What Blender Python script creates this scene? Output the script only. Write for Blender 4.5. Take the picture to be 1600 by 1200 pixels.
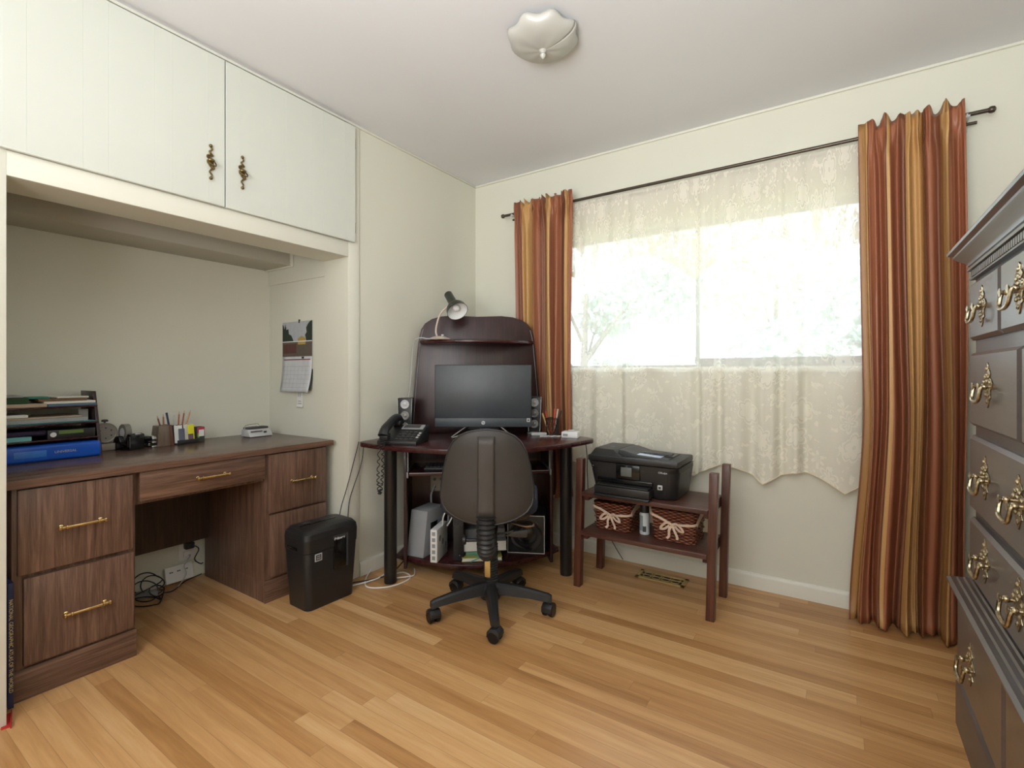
import bpy, bmesh, math, random
from mathutils import Vector, Matrix, Euler
random.seed(7)
R = math.radians
S = bpy.context.scene
COL = S.collection
for o in list(bpy.data.objects): bpy.data.objects.remove(o)

# ---------------------------------------------------------------- camera
cam = bpy.data.cameras.new('camera'); camo = bpy.data.objects.new('camera', cam); COL.objects.link(camo)
camo.location = (0, 0, 1.10); camo.rotation_euler = (R(90), 0, R(33.65))
cam.sensor_width = 36; cam.lens = 36 * 769 / 1600
cam.shift_y = -16 / 1600
cam.clip_start = 0.02
S.camera = camo
# ---------------------------------------------------------------- world, lights, exposure
S.view_settings.view_transform = 'Standard'; S.view_settings.look = 'None'
S.view_settings.gamma = 1; S.view_settings.use_curve_mapping = False
S.view_settings.exposure = 0.17
W = bpy.data.worlds.new('world'); S.world = W; W.use_nodes = True
bg = W.node_tree.nodes['Background']
bg.inputs[0].default_value = (0.72, 0.86, 1.0, 1); bg.inputs[1].default_value = 4.6
def area(name, loc, rot, sx, sy, power, color=(1, 1, 1)):
    l = bpy.data.lights.new(name, 'AREA'); l.shape = 'RECTANGLE'; l.size = sx; l.size_y = sy
    l.energy = power; l.color = color
    o = bpy.data.objects.new(name, l); COL.objects.link(o); o.location = loc; o.rotation_euler = rot
    return o
sun = bpy.data.lights.new('sun', 'SUN'); sun.energy = 9.0; sun.angle = R(2); sun.color = (1, .96, .9)
suno = bpy.data.objects.new('sun', sun); COL.objects.link(suno)
suno.rotation_euler = (R(40), 0, R(-20)); suno.location = (0, 0, 8)
# window daylight sampling portal
pt = area('window_portal', (-0.66, 2.93, 1.54), (R(90), 0, R(180)), 1.6, 0.84, 1); pt.data.cycles.is_portal = True
# added soft fill lights behind the camera, not fittings of the room
area('added_fill', (-0.55, -1.2, 1.75), (R(72), 0, R(14)), 1.9, 1.3, 29, (.97, .985, 1))
cb_ = area('added_ceiling_fill', (-0.2, -0.95, 1.15), (R(141), 0, R(6)), 1.0, 0.9, 42, (.96, .98, 1)); cb_.data.spread = R(120)  # added light aimed upward to brighten the ceiling

# ---------------------------------------------------------------- materials
def lin(c):
    return tuple(((v/255)/12.92 if v/255 <= .04045 else ((v/255+.055)/1.055)**2.4) for v in c) + (1,)
class NT:
    def __init__(s, name):
        s.m = bpy.data.materials.new(name); s.m.use_nodes = True; s.t = s.m.node_tree
        s.b = s.t.nodes['Principled BSDF']
    def n(s, ty, **kw):
        nd = s.t.nodes.new(ty)
        for k, v in kw.items():
            if k.startswith('i_'):
                key = k[2:]; key = int(key) if key.isdigit() else key.replace('_', ' ')
                nd.inputs[key].default_value = v
            else: setattr(nd, k, v)
        return nd
    def l(s, a, b): s.t.links.new(a, b)
    def math(s, op, a, b=None, c=None):
        nd = s.t.nodes.new('ShaderNodeMath'); nd.operation = op
        for i, v in enumerate((a, b, c)):
            if v is None: continue
            if isinstance(v, (int, float)): nd.inputs[i].default_value = v
            else: s.l(v, nd.inputs[i])
        return nd.outputs[0]
    def ramp(s, fac, stops, interp='LINEAR'):
        nd = s.t.nodes.new('ShaderNodeValToRGB'); cr = nd.color_ramp; cr.interpolation = interp
        while len(cr.elements) < len(stops): cr.elements.new(.5)
        for e, (p, c) in zip(cr.elements, stops): e.position = p; e.color = c
        s.l(fac, nd.inputs[0]); return nd.outputs[0]
    def bump(s, h, strength=.2, dist=.01):
        nd = s.n('ShaderNodeBump', i_Strength=strength, i_Distance=dist); s.l(h, nd.inputs['Height'])
        s.l(nd.outputs[0], s.b.inputs['Normal'])
def M(name, rgb, rough=.5, metal=0, var=.06, scale=30, bump=.0, spec=.5, coat=0):
    k = NT(name); k.b.inputs['Roughness'].default_value = rough; k.b.inputs['Metallic'].default_value = metal
    k.b.inputs['Specular IOR Level'].default_value = spec; k.b.inputs['Coat Weight'].default_value = coat
    k.b.inputs['Coat Roughness'].default_value = .15
    tc = k.n('ShaderNodeTexCoord'); nz = k.n('ShaderNodeTexNoise', i_Scale=scale, i_Detail=3.0); k.l(tc.outputs['Object'], nz.inputs['Vector'])
    c = lin(rgb); lo = tuple(v*(1-var) for v in c[:3])+(1,); hi = tuple(min(1, v*(1+var)) for v in c[:3])+(1,)
    k.l(k.ramp(nz.outputs[0], [(.3, lo), (.7, hi)]), k.b.inputs['Base Color'])
    if bump: k.bump(nz.outputs[0], bump, .002)
    return k.m
def wood(name, dark, mid, light, axis=2, scale=1.0, rough=.4, coat=0, stretch=20, spec=.5):
    k = NT(name); k.b.inputs['Roughness'].default_value = rough; k.b.inputs['Coat Weight'].default_value = coat; k.b.inputs['Coat Roughness'].default_value = .28
    k.b.inputs['Specular IOR Level'].default_value = spec
    tc = k.n('ShaderNodeTexCoord'); mp = k.n('ShaderNodeMapping'); k.l(tc.outputs['Object'], mp.inputs[0])
    sc = [stretch*scale]*3; sc[axis] = 1.0*scale; mp.inputs['Scale'].default_value = sc
    n1 = k.n('ShaderNodeTexNoise', i_Scale=2.2, i_Detail=6.0, i_Roughness=.65, i_Distortion=.6); k.l(mp.outputs[0], n1.inputs['Vector'])
    n2 = k.n('ShaderNodeTexNoise', i_Scale=9.0, i_Detail=4.0); k.l(mp.outputs[0], n2.inputs['Vector'])
    f = k.math('ADD', k.math('MULTIPLY', n1.outputs[0], .7), k.math('MULTIPLY', n2.outputs[0], .3))
    k.l(k.ramp(f, [(.36, lin(dark)), (.5, lin(mid)), (.64, lin(light))]), k.b.inputs['Base Color'])
    k.bump(f, .08, .002)
    return k.m
def emit(name, rgb, e):
    k = NT(name); k.b.inputs['Emission Color'].default_value = lin(rgb); k.b.inputs['Emission Strength'].default_value = e
    k.b.inputs['Base Color'].default_value = lin(rgb); return k.m

m_wall = M('wall_paint', (222, 221, 206), .7, var=.01, scale=3)
m_alc = M('alcove_paint', (222, 221, 207), .7, var=.01, scale=3)
m_trim = M('trim_paint', (228, 227, 214), .45, var=.01, scale=4)
m_cab = M('cabinet_paint', (214, 217, 208), .4, var=.01, scale=4)
m_ceil = M('ceiling_paint', (226, 226, 228), .8, var=.01, scale=3)
m_beam = M('shelf_paint_shaded', (190, 186, 172), .6, var=.02, scale=4)  # toned down: the shade behind the soffit is put into this colour
m_black = M('black_plastic', (34, 34, 35), .42, bump=.03, scale=300, var=.1)
m_blackg = M('black_gloss', (18, 18, 19), .15)
m_blackm = M('black_metal_tube', (30, 29, 29), .32)
m_dgrey = M('dark_grey_plastic', (62, 62, 64), .45)
m_grey = M('grey_plastic', (150, 152, 154), .45, var=.02)
m_lgrey = M('light_grey_plastic', (196, 197, 198), .4, var=.02)
m_white = M('white_plastic', (232, 232, 230), .4, var=.01)
m_paper = M('paper', (226, 224, 216), .8, var=.02)
m_silver = M('silver', (200, 200, 202), .25, 1)
m_brass = M('polished_brass', (226, 200, 142), .22, 1, var=.1)
m_abrass = M('antique_brass', (128, 108, 70), .35, 1, var=.5, scale=120)
m_pewter = M('antique_pewter_brass', (176, 162, 134), .28, 1, var=.35, scale=120)
m_bronze = M('bronze_rod', (88, 80, 70), .35, .8, var=.1)
m_walnut = wood('walnut_laminate', (78, 57, 46), (106, 79, 65), (130, 101, 84), 2, 1.3, .38)
m_walnuth = wood('walnut_laminate_horizontal', (76, 55, 44), (104, 77, 62), (128, 98, 80), 1, 1.3, .38)
m_walnutd = wood('walnut_kneehole_shaded', (44, 32, 26), (60, 44, 35), (74, 56, 44), 2, 1.3, .45)  # darker copy of the laminate, kneehole shade put into its colour
m_dtop = wood('desk_top_laminate', (84, 64, 56), (104, 82, 72), (122, 98, 86), 1, 1.2, .26)
m_mahog = wood('mahogany_laminate', (44, 19, 20), (60, 27, 28), (74, 36, 35), 0, 1.2, .24)
m_mahogv = wood('mahogany_upright_shaded', (36, 17, 18), (48, 23, 24), (60, 30, 30), 2, 1.2, .3)  # darkened so the colour carries the shade inside the corner desk
m_cherry = wood('stained_red_wood', (60, 34, 27), (86, 50, 38), (108, 66, 50), 2, 1.6, .35)
m_shelfw = wood('stained_shelf_wood', (60, 36, 30), (80, 50, 42), (98, 64, 54), 0, 1.4, .32)
m_dress = wood('dresser_finish', (66, 58, 57), (75, 67, 65), (84, 75, 72), 1, .8, .36, coat=.5, spec=1.0)
m_dressd = wood('dresser_case', (48, 43, 47), (56, 50, 55), (64, 57, 61), 1, .8, .42, coat=.5, spec=.9)
m_blue = M('blue_vinyl', (18, 84, 190), .3, var=.03)
m_navy = M('navy_cloth', (28, 36, 74), .5)
m_gold = M('gold_foil', (205, 190, 130), .4, .3)
m_ribbon = M('ribbon', (214, 188, 166), .7, var=.04, scale=80)
m_chairb = M('chair_shell_plastic', (54, 49, 45), .5, var=.05, scale=20)
m_seat = M('seat_fabric', (44, 48, 62), .9, bump=.3, scale=600)

def floor_mat():
    k = NT('oak_strip_floor'); g = k.n('ShaderNodeNewGeometry'); sp = k.n('ShaderNodeSeparateXYZ'); k.l(g.outputs['Position'], sp.inputs[0])
    x, y = sp.outputs[0], sp.outputs[1]
    W_, L_ = .057, 1.25
    yr = k.math('DIVIDE', y, W_); row = k.math('FLOOR', yr)
    wn = k.n('ShaderNodeTexWhiteNoise', noise_dimensions='1D'); k.l(row, wn.inputs['W'])
    xs = k.math('ADD', k.math('DIVIDE', x, L_), k.math('MULTIPLY', wn.outputs[0], 7.3)); colm = k.math('FLOOR', xs)
    cb = k.n('ShaderNodeCombineXYZ'); k.l(row, cb.inputs[0]); k.l(colm, cb.inputs[1])
    w2 = k.n('ShaderNodeTexWhiteNoise', noise_dimensions='3D'); k.l(cb.outputs[0], w2.inputs['Vector'])
    # grain, shifted per board
    off = k.n('ShaderNodeVectorMath', operation='SCALE'); off.inputs['Scale'].default_value = 23.0; k.l(w2.outputs['Color'], off.inputs[0])
    cx = k.n('ShaderNodeCombineXYZ'); k.l(k.math('MULTIPLY', x, 1.6), cx.inputs[0]); k.l(k.math('MULTIPLY', y, 26.0), cx.inputs[1])
    ad = k.n('ShaderNodeVectorMath', operation='ADD'); k.l(cx.outputs[0], ad.inputs[0]); k.l(off.outputs[0], ad.inputs[1])
    n1 = k.n('ShaderNodeTexNoise', i_Scale=1.3, i_Detail=5.0, i_Roughness=.6, i_Distortion=.7); k.l(ad.outputs[0], n1.inputs['Vector'])
    n2 = k.n('ShaderNodeTexNoise', i_Scale=6.0, i_Detail=4.0); k.l(ad.outputs[0], n2.inputs['Vector'])
    f = k.math('ADD', k.math('MULTIPLY', w2.outputs[0], .36), k.math('ADD', k.math('MULTIPLY', n1.outputs[0], .56), k.math('MULTIPLY', n2.outputs[0], .14)))
    c = k.ramp(f, [(.16, lin((140, 96, 56))), (.38, lin((180, 132, 82))), (.62, lin((204, 158, 106))), (.9, lin((224, 188, 140)))])
    fy = k.math('FRACT', yr); ey = k.math('MINIMUM', fy, k.math('SUBTRACT', 1.0, fy))
    fx = k.math('FRACT', xs); ex = k.math('MULTIPLY', k.math('MINIMUM', fx, k.math('SUBTRACT', 1.0, fx)), L_/W_)
    e = k.math('MINIMUM', ey, ex)
    gm = k.n('ShaderNodeMapRange'); gm.inputs['From Min'].default_value = .0; gm.inputs['From Max'].default_value = .022
    gm.inputs['To Min'].default_value = .62; k.l(e, gm.inputs['Value'])
    mx = k.n('ShaderNodeVectorMath', operation='SCALE'); k.l(c, mx.inputs[0]); k.l(gm.outputs[0], mx.inputs['Scale'])
    k.l(mx.outputs[0], k.b.inputs['Base Color'])
    k.b.inputs['Roughness'].default_value = .3; k.b.inputs['Specular IOR Level'].default_value = .45
    k.bump(gm.outputs[0], .15, .001)
    return k.m
m_floor = floor_mat()

def drape_mat():
    k = NT('striped_taffeta'); uv = k.n('ShaderNodeUVMap'); sp = k.n('ShaderNodeSeparateXYZ'); k.l(uv.outputs[0], sp.inputs[0])
    f = k.math('FRACT', sp.outputs[0])
    rust, brn, gold, ochre, dark = (160, 101, 72), (130, 82, 58), (200, 156, 100), (164, 122, 74), (108, 66, 44)
    st = [(0, rust), (.20, dark), (.23, gold), (.27, rust), (.36, brn), (.47, gold), (.62, ochre), (.66, dark), (.70, rust), (.80, brn), (.87, ochre), (.95, gold), (.98, brn)]
    c = k.ramp(f, [(p, lin(q)) for p, q in st], 'CONSTANT')
    nz = k.n('ShaderNodeTexNoise', i_Scale=1.0, i_Detail=3.0); mp = k.n('ShaderNodeMapping'); mp.inputs['Scale'].default_value = (120, 3, 1)
    k.l(uv.outputs[0], mp.inputs[0]); k.l(mp.outputs[0], nz.inputs['Vector'])
    sc = k.n('ShaderNodeVectorMath', operation='SCALE'); k.l(c, sc.inputs[0]); k.l(k.math('ADD', .86, k.math('MULTIPLY', nz.outputs[0], .28)), sc.inputs['Scale'])
    k.l(sc.outputs[0], k.b.inputs['Base Color']); k.b.inputs['Roughness'].default_value = .42
    return k.m
m_drape = drape_mat()

def lace_mat(name, base_a, pat_a, rgb, scale):
    k = NT(name); t = k.t; t.nodes.remove(k.b)
    uv = k.n('ShaderNodeUVMap'); 
    v = k.n('ShaderNodeTexVoronoi', i_Scale=scale, feature='F1', i_Randomness=.75); k.l(uv.outputs[0], v.inputs['Vector'])
    # petals: angle around each cell centre
    df = k.n('ShaderNodeVectorMath', operation='SUBTRACT'); k.l(uv.outputs[0], df.inputs[0])
    k.l(v.outputs['Position'], df.inputs[1])
    sp = k.n('ShaderNodeSeparateXYZ'); k.l(df.outputs[0], sp.inputs[0])
    an = k.math('ARCTAN2', sp.outputs[1], sp.outputs[0])
    pet = k.math('ADD', .36, k.math('MULTIPLY', k.math('ABSOLUTE', k.math('SINE', k.math('MULTIPLY', an, 3.0))), .14))
    fl = k.math('LESS_THAN', v.outputs['Distance'], pet)
    ring = k.math('GREATER_THAN', k.math('ABSOLUTE', k.math('SUBTRACT', v.outputs['Distance'], k.math('MULTIPLY', pet, .8))), .03)
    core = k.math('GREATER_THAN', v.outputs['Distance'], .07)
    nz = k.n('ShaderNodeTexNoise', i_Scale=scale*3.2, i_Detail=3.0); k.l(uv.outputs[0], nz.inputs['Vector'])
    big = k.n('ShaderNodeTexNoise', i_Scale=2.2, i_Detail=1.0); k.l(uv.outputs[0], big.inputs['Vector'])
    leaf = k.math('GREATER_THAN', nz.outputs[0], .60)
    pat = k.math('MAXIMUM', k.math('MULTIPLY', k.math('MULTIPLY', fl, ring), core), k.math('MULTIPLY', leaf, .7))
    zz = k.n('ShaderNodeSeparateXYZ'); k.l(uv.outputs[0], zz.inputs[0])
    # the woven pattern is dense near hem, sparse higher up
    dens = k.n('ShaderNodeMapRange'); k.l(zz.outputs[1], dens.inputs['Value'])
    dens.inputs['From Min'].default_value = .75; dens.inputs['From Max'].default_value = 1.3
    dens.inputs['To Min'].default_value = 1.0; dens.inputs['To Max'].default_value = .30
    # close woven ground in the lower half, open net above
    gb = k.n('ShaderNodeMapRange', interpolation_type='SMOOTHSTEP'); k.l(zz.outputs[1], gb.inputs['Value'])
    gb.inputs['From Min'].default_value = .98; gb.inputs['From Max'].default_value = 1.22
    gb.inputs['To Min'].default_value = base_a+.22; gb.inputs['To Max'].default_value = base_a
    a = k.math('MINIMUM', k.math('ADD', gb.outputs[0], k.math('MULTIPLY', k.math('MULTIPLY', pat, pat_a - base_a), dens.outputs[0])), .98)
    d = k.n('ShaderNodeBsdfDiffuse', i_Color=lin(rgb)); tr = k.n('ShaderNodeBsdfTranslucent', i_Color=lin(rgb))
    ms = k.n('ShaderNodeMixShader', i_0=.24); k.l(d.outputs[0], ms.inputs[1]); k.l(tr.outputs[0], ms.inputs[2])
    tp = k.n('ShaderNodeBsdfTransparent'); m2 = k.n('ShaderNodeMixShader')
    k.l(a, m2.inputs[0]); k.l(tp.outputs[0], m2.inputs[1]); k.l(ms.outputs[0], m2.inputs[2])
    bp = k.n('ShaderNodeBump', i_Strength=.5, i_Distance=.004); k.l(pat, bp.inputs['Height']); k.l(bp.outputs[0], d.inputs['Normal'])
    k.l(m2.outputs[0], t.nodes['Material Output'].inputs[0]); return k.m
m_lace = lace_mat('lace_net', .62, .97, (253, 250, 236), 7.0)
m_lace2 = lace_mat('lace_valance_net', .5, .9, (250, 245, 232), 11.0)

def wicker_mat():
    k = NT('woven_wicker'); tc = k.n('ShaderNodeTexCoord'); sp = k.n('ShaderNodeSeparateXYZ'); k.l(tc.outputs['Object'], sp.inputs[0])
    h = k.math('ADD', sp.outputs[0], k.math('MULTIPLY', sp.outputs[1], 1.0))
    rowf = k.math('DIVIDE', sp.outputs[2], .0078); row = k.math('FLOOR', rowf)
    ph = k.math('MULTIPLY', k.math('MODULO', row, 2.0), math.pi)
    wv = k.math('SINE', k.math('ADD', k.math('MULTIPLY', h, 2*math.pi/.042), ph))
    fr = k.math('SUBTRACT', k.math('FRACT', rowf), .5)
    rnd = k.math('SUBTRACT', 1.0, k.math('MULTIPLY', k.math('MULTIPLY', fr, fr), 4.0))
    hh = k.math('MULTIPLY', rnd, k.math('ADD', .55, k.math('MULTIPLY', wv, .45)))
    k.l(k.ramp(hh, [(0, lin((40, 15, 10))), (.3, lin((100, 46, 30))), (.65, lin((158, 88, 58))), (1, lin((204, 138, 98)))]), k.b.inputs['Base Color'])  # strand highlights and shade between strands painted into the colour
    k.b.inputs['Roughness'].default_value = .35; k.bump(hh, 1.0, .006); return k.m
m_wicker = wicker_mat()
def glass_mat():
    k = NT('window_glass'); k.t.nodes.remove(k.b)
    tp = k.n('ShaderNodeBsdfTransparent'); gl = k.n('ShaderNodeBsdfGlossy', i_Roughness=.02); ms = k.n('ShaderNodeMixShader', i_0=.06)
    k.l(tp.outputs[0], ms.inputs[1]); k.l(gl.outputs[0], ms.inputs[2]); k.l(ms.outputs[0], k.t.nodes['Material Output'].inputs[0]); return k.m
m_glass = glass_mat()
def shade_glass():
    k = NT('frosted_glass'); k.b.inputs['Base Color'].default_value = lin((206, 204, 196)); k.b.inputs['Roughness'].default_value = .35
    k.b.inputs['Transmission Weight'].default_value = .25; return k.m
m_frost = shade_glass()
m_leaf = M('tree_leaves', (176, 194, 190), .6, var=.35, scale=2)
m_leafy = M('yellowing_leaves', (212, 208, 176), .6, var=.25, scale=2)
m_bark = M('bark', (96, 88, 80), .8, var=.3)
m_grass = M('lawn', (120, 140, 96), .9, var=.3, scale=5)
def fabric(n, c): return M(n, c, .8)

# ---------------------------------------------------------------- mesh builder
class MB:
    def __init__(s): s.bm = bmesh.new(); s.mats = []; s.uv = False
    def _mi(s, m):
        if m is None: return 0
        if m not in s.mats: s.mats.append(m)
        return s.mats.index(m)
    def merge(s, tmp, mat=None, mx=None):
        if mx is not None: tmp.transform(mx)
        i = s._mi(mat)
        for f in tmp.faces: f.material_index = i
        me = bpy.data.meshes.new('t'); tmp.to_mesh(me); tmp.free(); s.bm.from_mesh(me); bpy.data.meshes.remove(me); return s
    def box(s, a, b, bev=0, mat=None, mx=None, seg=2):
        t = bmesh.new(); bmesh.ops.create_cube(t, size=1)
        for v in t.verts:
            for i in range(3): v.co[i] = (a[i]+b[i])/2 + v.co[i]*(b[i]-a[i])
        if bev: bmesh.ops.bevel(t, geom=list(t.edges), offset=bev, segments=seg, profile=.5, affect='EDGES')
        return s.merge(t, mat, mx)
    def hexa(s, bot, top, z0, z1, bev=0, mat=None, mx=None):
        """prism with different outline bottom/top"""
        t = bmesh.new(); n = len(bot)
        vb = [t.verts.new((x, y, z0)) for x, y in bot]; vt = [t.verts.new((x, y, z1)) for x, y in top]
        t.faces.new(vb[::-1]); t.faces.new(vt)
        for i in range(n): t.faces.new((vb[i], vb[(i+1) % n], vt[(i+1) % n], vt[i]))
        bmesh.ops.recalc_face_normals(t, faces=t.faces)
        if bev: bmesh.ops.bevel(t, geom=list(t.edges), offset=bev, segments=2, profile=.5, affect='EDGES')
        return s.merge(t, mat, mx)
    def prism(s, pts, z0, z1, bev=0, mat=None, mx=None): return s.hexa(pts, pts, z0, z1, bev, mat, mx)
    def lathe(s, prof, seg=32, mat=None, mx=None, caps=True):
        t = bmesh.new(); rings = []
        for r, z in prof:
            rings.append([t.verts.new((r*math.cos(2*math.pi*i/seg), r*math.sin(2*math.pi*i/seg), z)) for i in range(seg)])
        for a, b in zip(rings, rings[1:]):
            for i in range(seg): t.faces.new((a[i], a[(i+1) % seg], b[(i+1) % seg], b[i]))
        if caps:
            if prof[0][0] > 1e-5: t.faces.new(rings[0][::-1])
            if prof[-1][0] > 1e-5: t.faces.new(rings[-1])
        bmesh.ops.remove_doubles(t, verts=t.verts, dist=1e-6)
        bmesh.ops.recalc_face_normals(t, faces=t.faces)
        return s.merge(t, mat, mx)
    def cyl(s, p, q, r, r2=None, seg=20, mat=None):
        p, q = Vector(p), Vector(q); d = q-p; L = d.length
        mx = Matrix.Translation(p) @ d.to_track_quat('Z', 'Y').to_matrix().to_4x4()
        return s.lathe([(r, 0), (r if r2 is None else r2, L)], seg, mat, mx)
    def tube(s, pts, r, seg=8, mat=None, closed=False, flat=None):
        pts = [Vector(p) for p in pts]; n = len(pts); t = bmesh.new(); rings = []
        up = None
        for i, p in enumerate(pts):
            a = pts[(i-1) % n] if (closed or i > 0) else p; b = pts[(i+1) % n] if (closed or i < n-1) else p
            d = (b-a).normalized()
            if up is None: up = d.orthogonal().normalized() if flat is None else Vector(flat)
            up = (up - d*up.dot(d)).normalized(); sd = d.cross(up)
            rr = r[i] if isinstance(r, (list, tuple)) and not flat else r
            ru, rs = (r if flat else (rr, rr))
            rings.append([t.verts.new(p + up*ru*math.cos(2*math.pi*j/seg) + sd*rs*math.sin(2*math.pi*j/seg)) for j in range(seg)])
        m = n if closed else n-1
        for i in range(m):
            a, b = rings[i], rings[(i+1) % n]
            for j in range(seg): t.faces.new((a[j], a[(j+1) % seg], b[(j+1) % seg], b[j]))
        if not closed: t.faces.new(rings[0][::-1]); t.faces.new(rings[-1])
        bmesh.ops.recalc_face_normals(t, faces=t.faces)
        return s.merge(t, mat)
    def sphere(s, c, r, mat=None, sc=(1, 1, 1), sub=2):
        t = bmesh.new(); bmesh.ops.create_icosphere(t, subdivisions=sub, radius=r)
        return s.merge(t, mat, Matrix.Translation(c) @ Matrix.Diagonal((*sc, 1)))
    def text(s, body, size, mx, mat=None, ext=.0006, align='CENTER', bold=False):
        cu = bpy.data.curves.new('t', 'FONT'); cu.body = body; cu.size = size; cu.extrude = ext; cu.align_x = align; cu.align_y = 'CENTER'
        if bold: cu.offset = size*.03
        o = bpy.data.objects.new('t', cu); COL.objects.link(o); bpy.context.view_layer.update()
        me = bpy.data.meshes.new_from_object(o.evaluated_get(bpy.context.evaluated_depsgraph_get()))
        t = bmesh.new(); t.from_mesh(me); bpy.data.objects.remove(o); bpy.data.curves.remove(cu); bpy.data.meshes.remove(me)
        return s.merge(t, mat, mx)
    def grid(s, fn, nu, nv, mat=None, uvf=None, closed_u=False):
        if uvf: s.uvl = s.bm.loops.layers.uv.get('UVMap') or s.bm.loops.layers.uv.new('UVMap')
        i = s._mi(mat); vs = [[s.bm.verts.new(fn(a/nu, b/nv)) for b in range(nv+1)] for a in range(nu+1)]
        for a in range(nu):
            for b in range(nv):
                f = s.bm.faces.new((vs[a][b], vs[a+1][b], vs[a+1][b+1], vs[a][b+1])); f.material_index = i
                if uvf:
                    for lp, (p, q) in zip(f.loops, ((a, b), (a+1, b), (a+1, b+1), (a, b+1))): lp[s.uvl].uv = uvf(p/nu, q/nv)
        return s
    def build(s, name, mat=None, parent=None, smooth=35):
        me = bpy.data.meshes.new(name); s.bm.to_mesh(me); s.bm.free()
        for m in (s.mats or [mat]): me.materials.append(m)
        me.polygons.foreach_set('use_smooth', [True]*len(me.polygons))
        me.set_sharp_from_angle(angle=R(smooth)); me.update()
        o = bpy.data.objects.new(name, me); COL.objects.link(o)
        if parent: o.parent = parent
        return o
def tag(o, label=None, cat=None, group=None, kind=None):
    if label: o['label'] = label
    if cat: o['category'] = cat
    if group: o['group'] = group
    if kind: o['kind'] = kind
    return o
def thing(name, label, cat, loc=(0, 0, 0), rz=0, group=None, rot=None):
    o = bpy.data.objects.new(name, None); o.empty_display_size = .05; COL.objects.link(o); o.location = loc
    o.rotation_euler = rot if rot else (0, 0, R(rz)); return tag(o, label, cat, group)
def one(name, mb, mat, label, cat, loc=(0, 0, 0), rz=0, group=None, rot=None):
    o = mb.build(name, mat); o.location = loc; o.rotation_euler = rot if rot else (0, 0, R(rz)); return tag(o, label, cat, group)
def struct(name, mb, mat, label=None): return tag(mb.build(name, mat), label, None, None, 'structure')
def copy_tree(o, parent=None):
    c = o.copy(); COL.objects.link(c); c.parent = parent
    for ch in [x for x in bpy.data.objects if x.parent == o]: copy_tree(ch, c)
    return c
def T(x=0, y=0, z=0, rx=0, ry=0, rz=0): return Matrix.Translation((x, y, z)) @ Euler((R(rx), R(ry), R(rz))).to_matrix().to_4x4()
def smoothp(pts, n=6):
    """Catmull-Rom"""
    P = [Vector(p) for p in pts]; P = [2*P[0]-P[1]] + P + [2*P[-1]-P[-2]]; out = []
    for i in range(1, len(P)-2):
        for k in range(n):
            t = k/n; a, b, c, d = P[i-1:i+3]
            out.append(.5*((2*b)+(-a+c)*t+(2*a-5*b+4*c-d)*t*t+(-a+3*b-3*c+d)*t**3))
    out.append(P[-2]); return out

# ================================================================ SETTING
WX, WY, H, RX, BY = -2.174, 2.794, 2.44, .80, -1.62
ax0, ay0, ay1, az = -2.93, .405, 1.691, 1.721        # alcove back, opening span, soffit
struct('floor', MB().box((ax0-.1, BY-.1, -.05), (RX+.1, WY+.14, 0)), m_floor)
struct('ceiling', MB().box((ax0-.1, BY-.1, H), (RX+.1, WY+.14, H+.08)), m_ceil)
wl = MB()
wl.box((WX-.196, BY, 0), (WX, ay0, H)); wl.box((WX-.196, ay1, 0), (WX, WY+.14, H)); wl.box((WX-.196, ay0, az), (WX, ay1, 1.80))
wl.box((WX-.05, ay0, 1.80), (WX-.02, ay1, H))
struct('wall_left', wl, m_wall)
struct('wall_alcove_back', MB().box((ax0-.1, .2, 0), (ax0, 1.9, H)), m_alc)
struct('wall_alcove_right', MB().box((ax0, 1.70, 0), (WX-.196, 1.9, H)).box((ax0, 1.690, 1.64), (WX-.196, 1.70, 1.90)), m_alc)
struct('wall_alcove_left', MB().box((ax0, .2, 0), (WX-.196, ay0-.01, H)), m_alc)
struct('ceiling_alcove', MB().box((ax0, ay0-.01, 1.90), (WX-.196, 1.70, 1.94)), m_alc)
wx0, wx1, wz0, wz1 = -1.50, .13, 1.136, 1.95
wf = MB(); y0, y1 = WY, WY+.14
wf.box((WX-.2, y0, 0), (wx0, y1, H)); wf.box((wx1, y0, 0), (RX+.1, y1, H)); wf.box((wx0, y0, 0), (wx1, y1, wz0)); wf.box((wx0, y0, wz1), (wx1, y1, H))
struct('wall_far', wf, m_wall)
struct('wall_right', MB().box((RX, BY, 0), (RX+.1, WY, H)), m_wall)
struct('wall_back', MB().box((WX-.2, BY-.1, 0), (RX+.1, BY, H)), m_wall)
def baseboard(a, b, n, name):
    """a->b along the floor, n outward normal"""
    a, b, n = Vector(a), Vector(b), Vector(n); m = MB()
    prof = [(0, 0), (.013, 0), (.013, .062), (.011, .070), (.006, .076), (0, .078)]
    t = bmesh.new(); A = [t.verts.new(a+n*p+Vector((0, 0, z))) for p, z in prof]; B = [t.verts.new(b+n*p+Vector((0, 0, z))) for p, z in prof]
    t.faces.new(A); t.faces.new(B[::-1])
    for i in range(len(prof)): t.faces.new((A[i], A[(i+1) % 6], B[(i+1) % 6], B[i]))
    bmesh.ops.recalc_face_normals(t, faces=t.faces); m.merge(t); struct(name, m, m_trim)
baseboard((WX+.013, WY, 0), (RX, WY, 0), (0, -1, 0), 'baseboard_far')
baseboard((WX, 1.764, 0), (WX, WY, 0), (1, 0, 0), 'baseboard_left')
baseboard((ax0, ay0, 0), (ax0, 1.70, 0), (1, 0, 0), 'baseboard_alcove')
baseboard((RX, BY, 0), (RX, WY, 0), (-1, 0, 0), 'baseboard_right')
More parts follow.
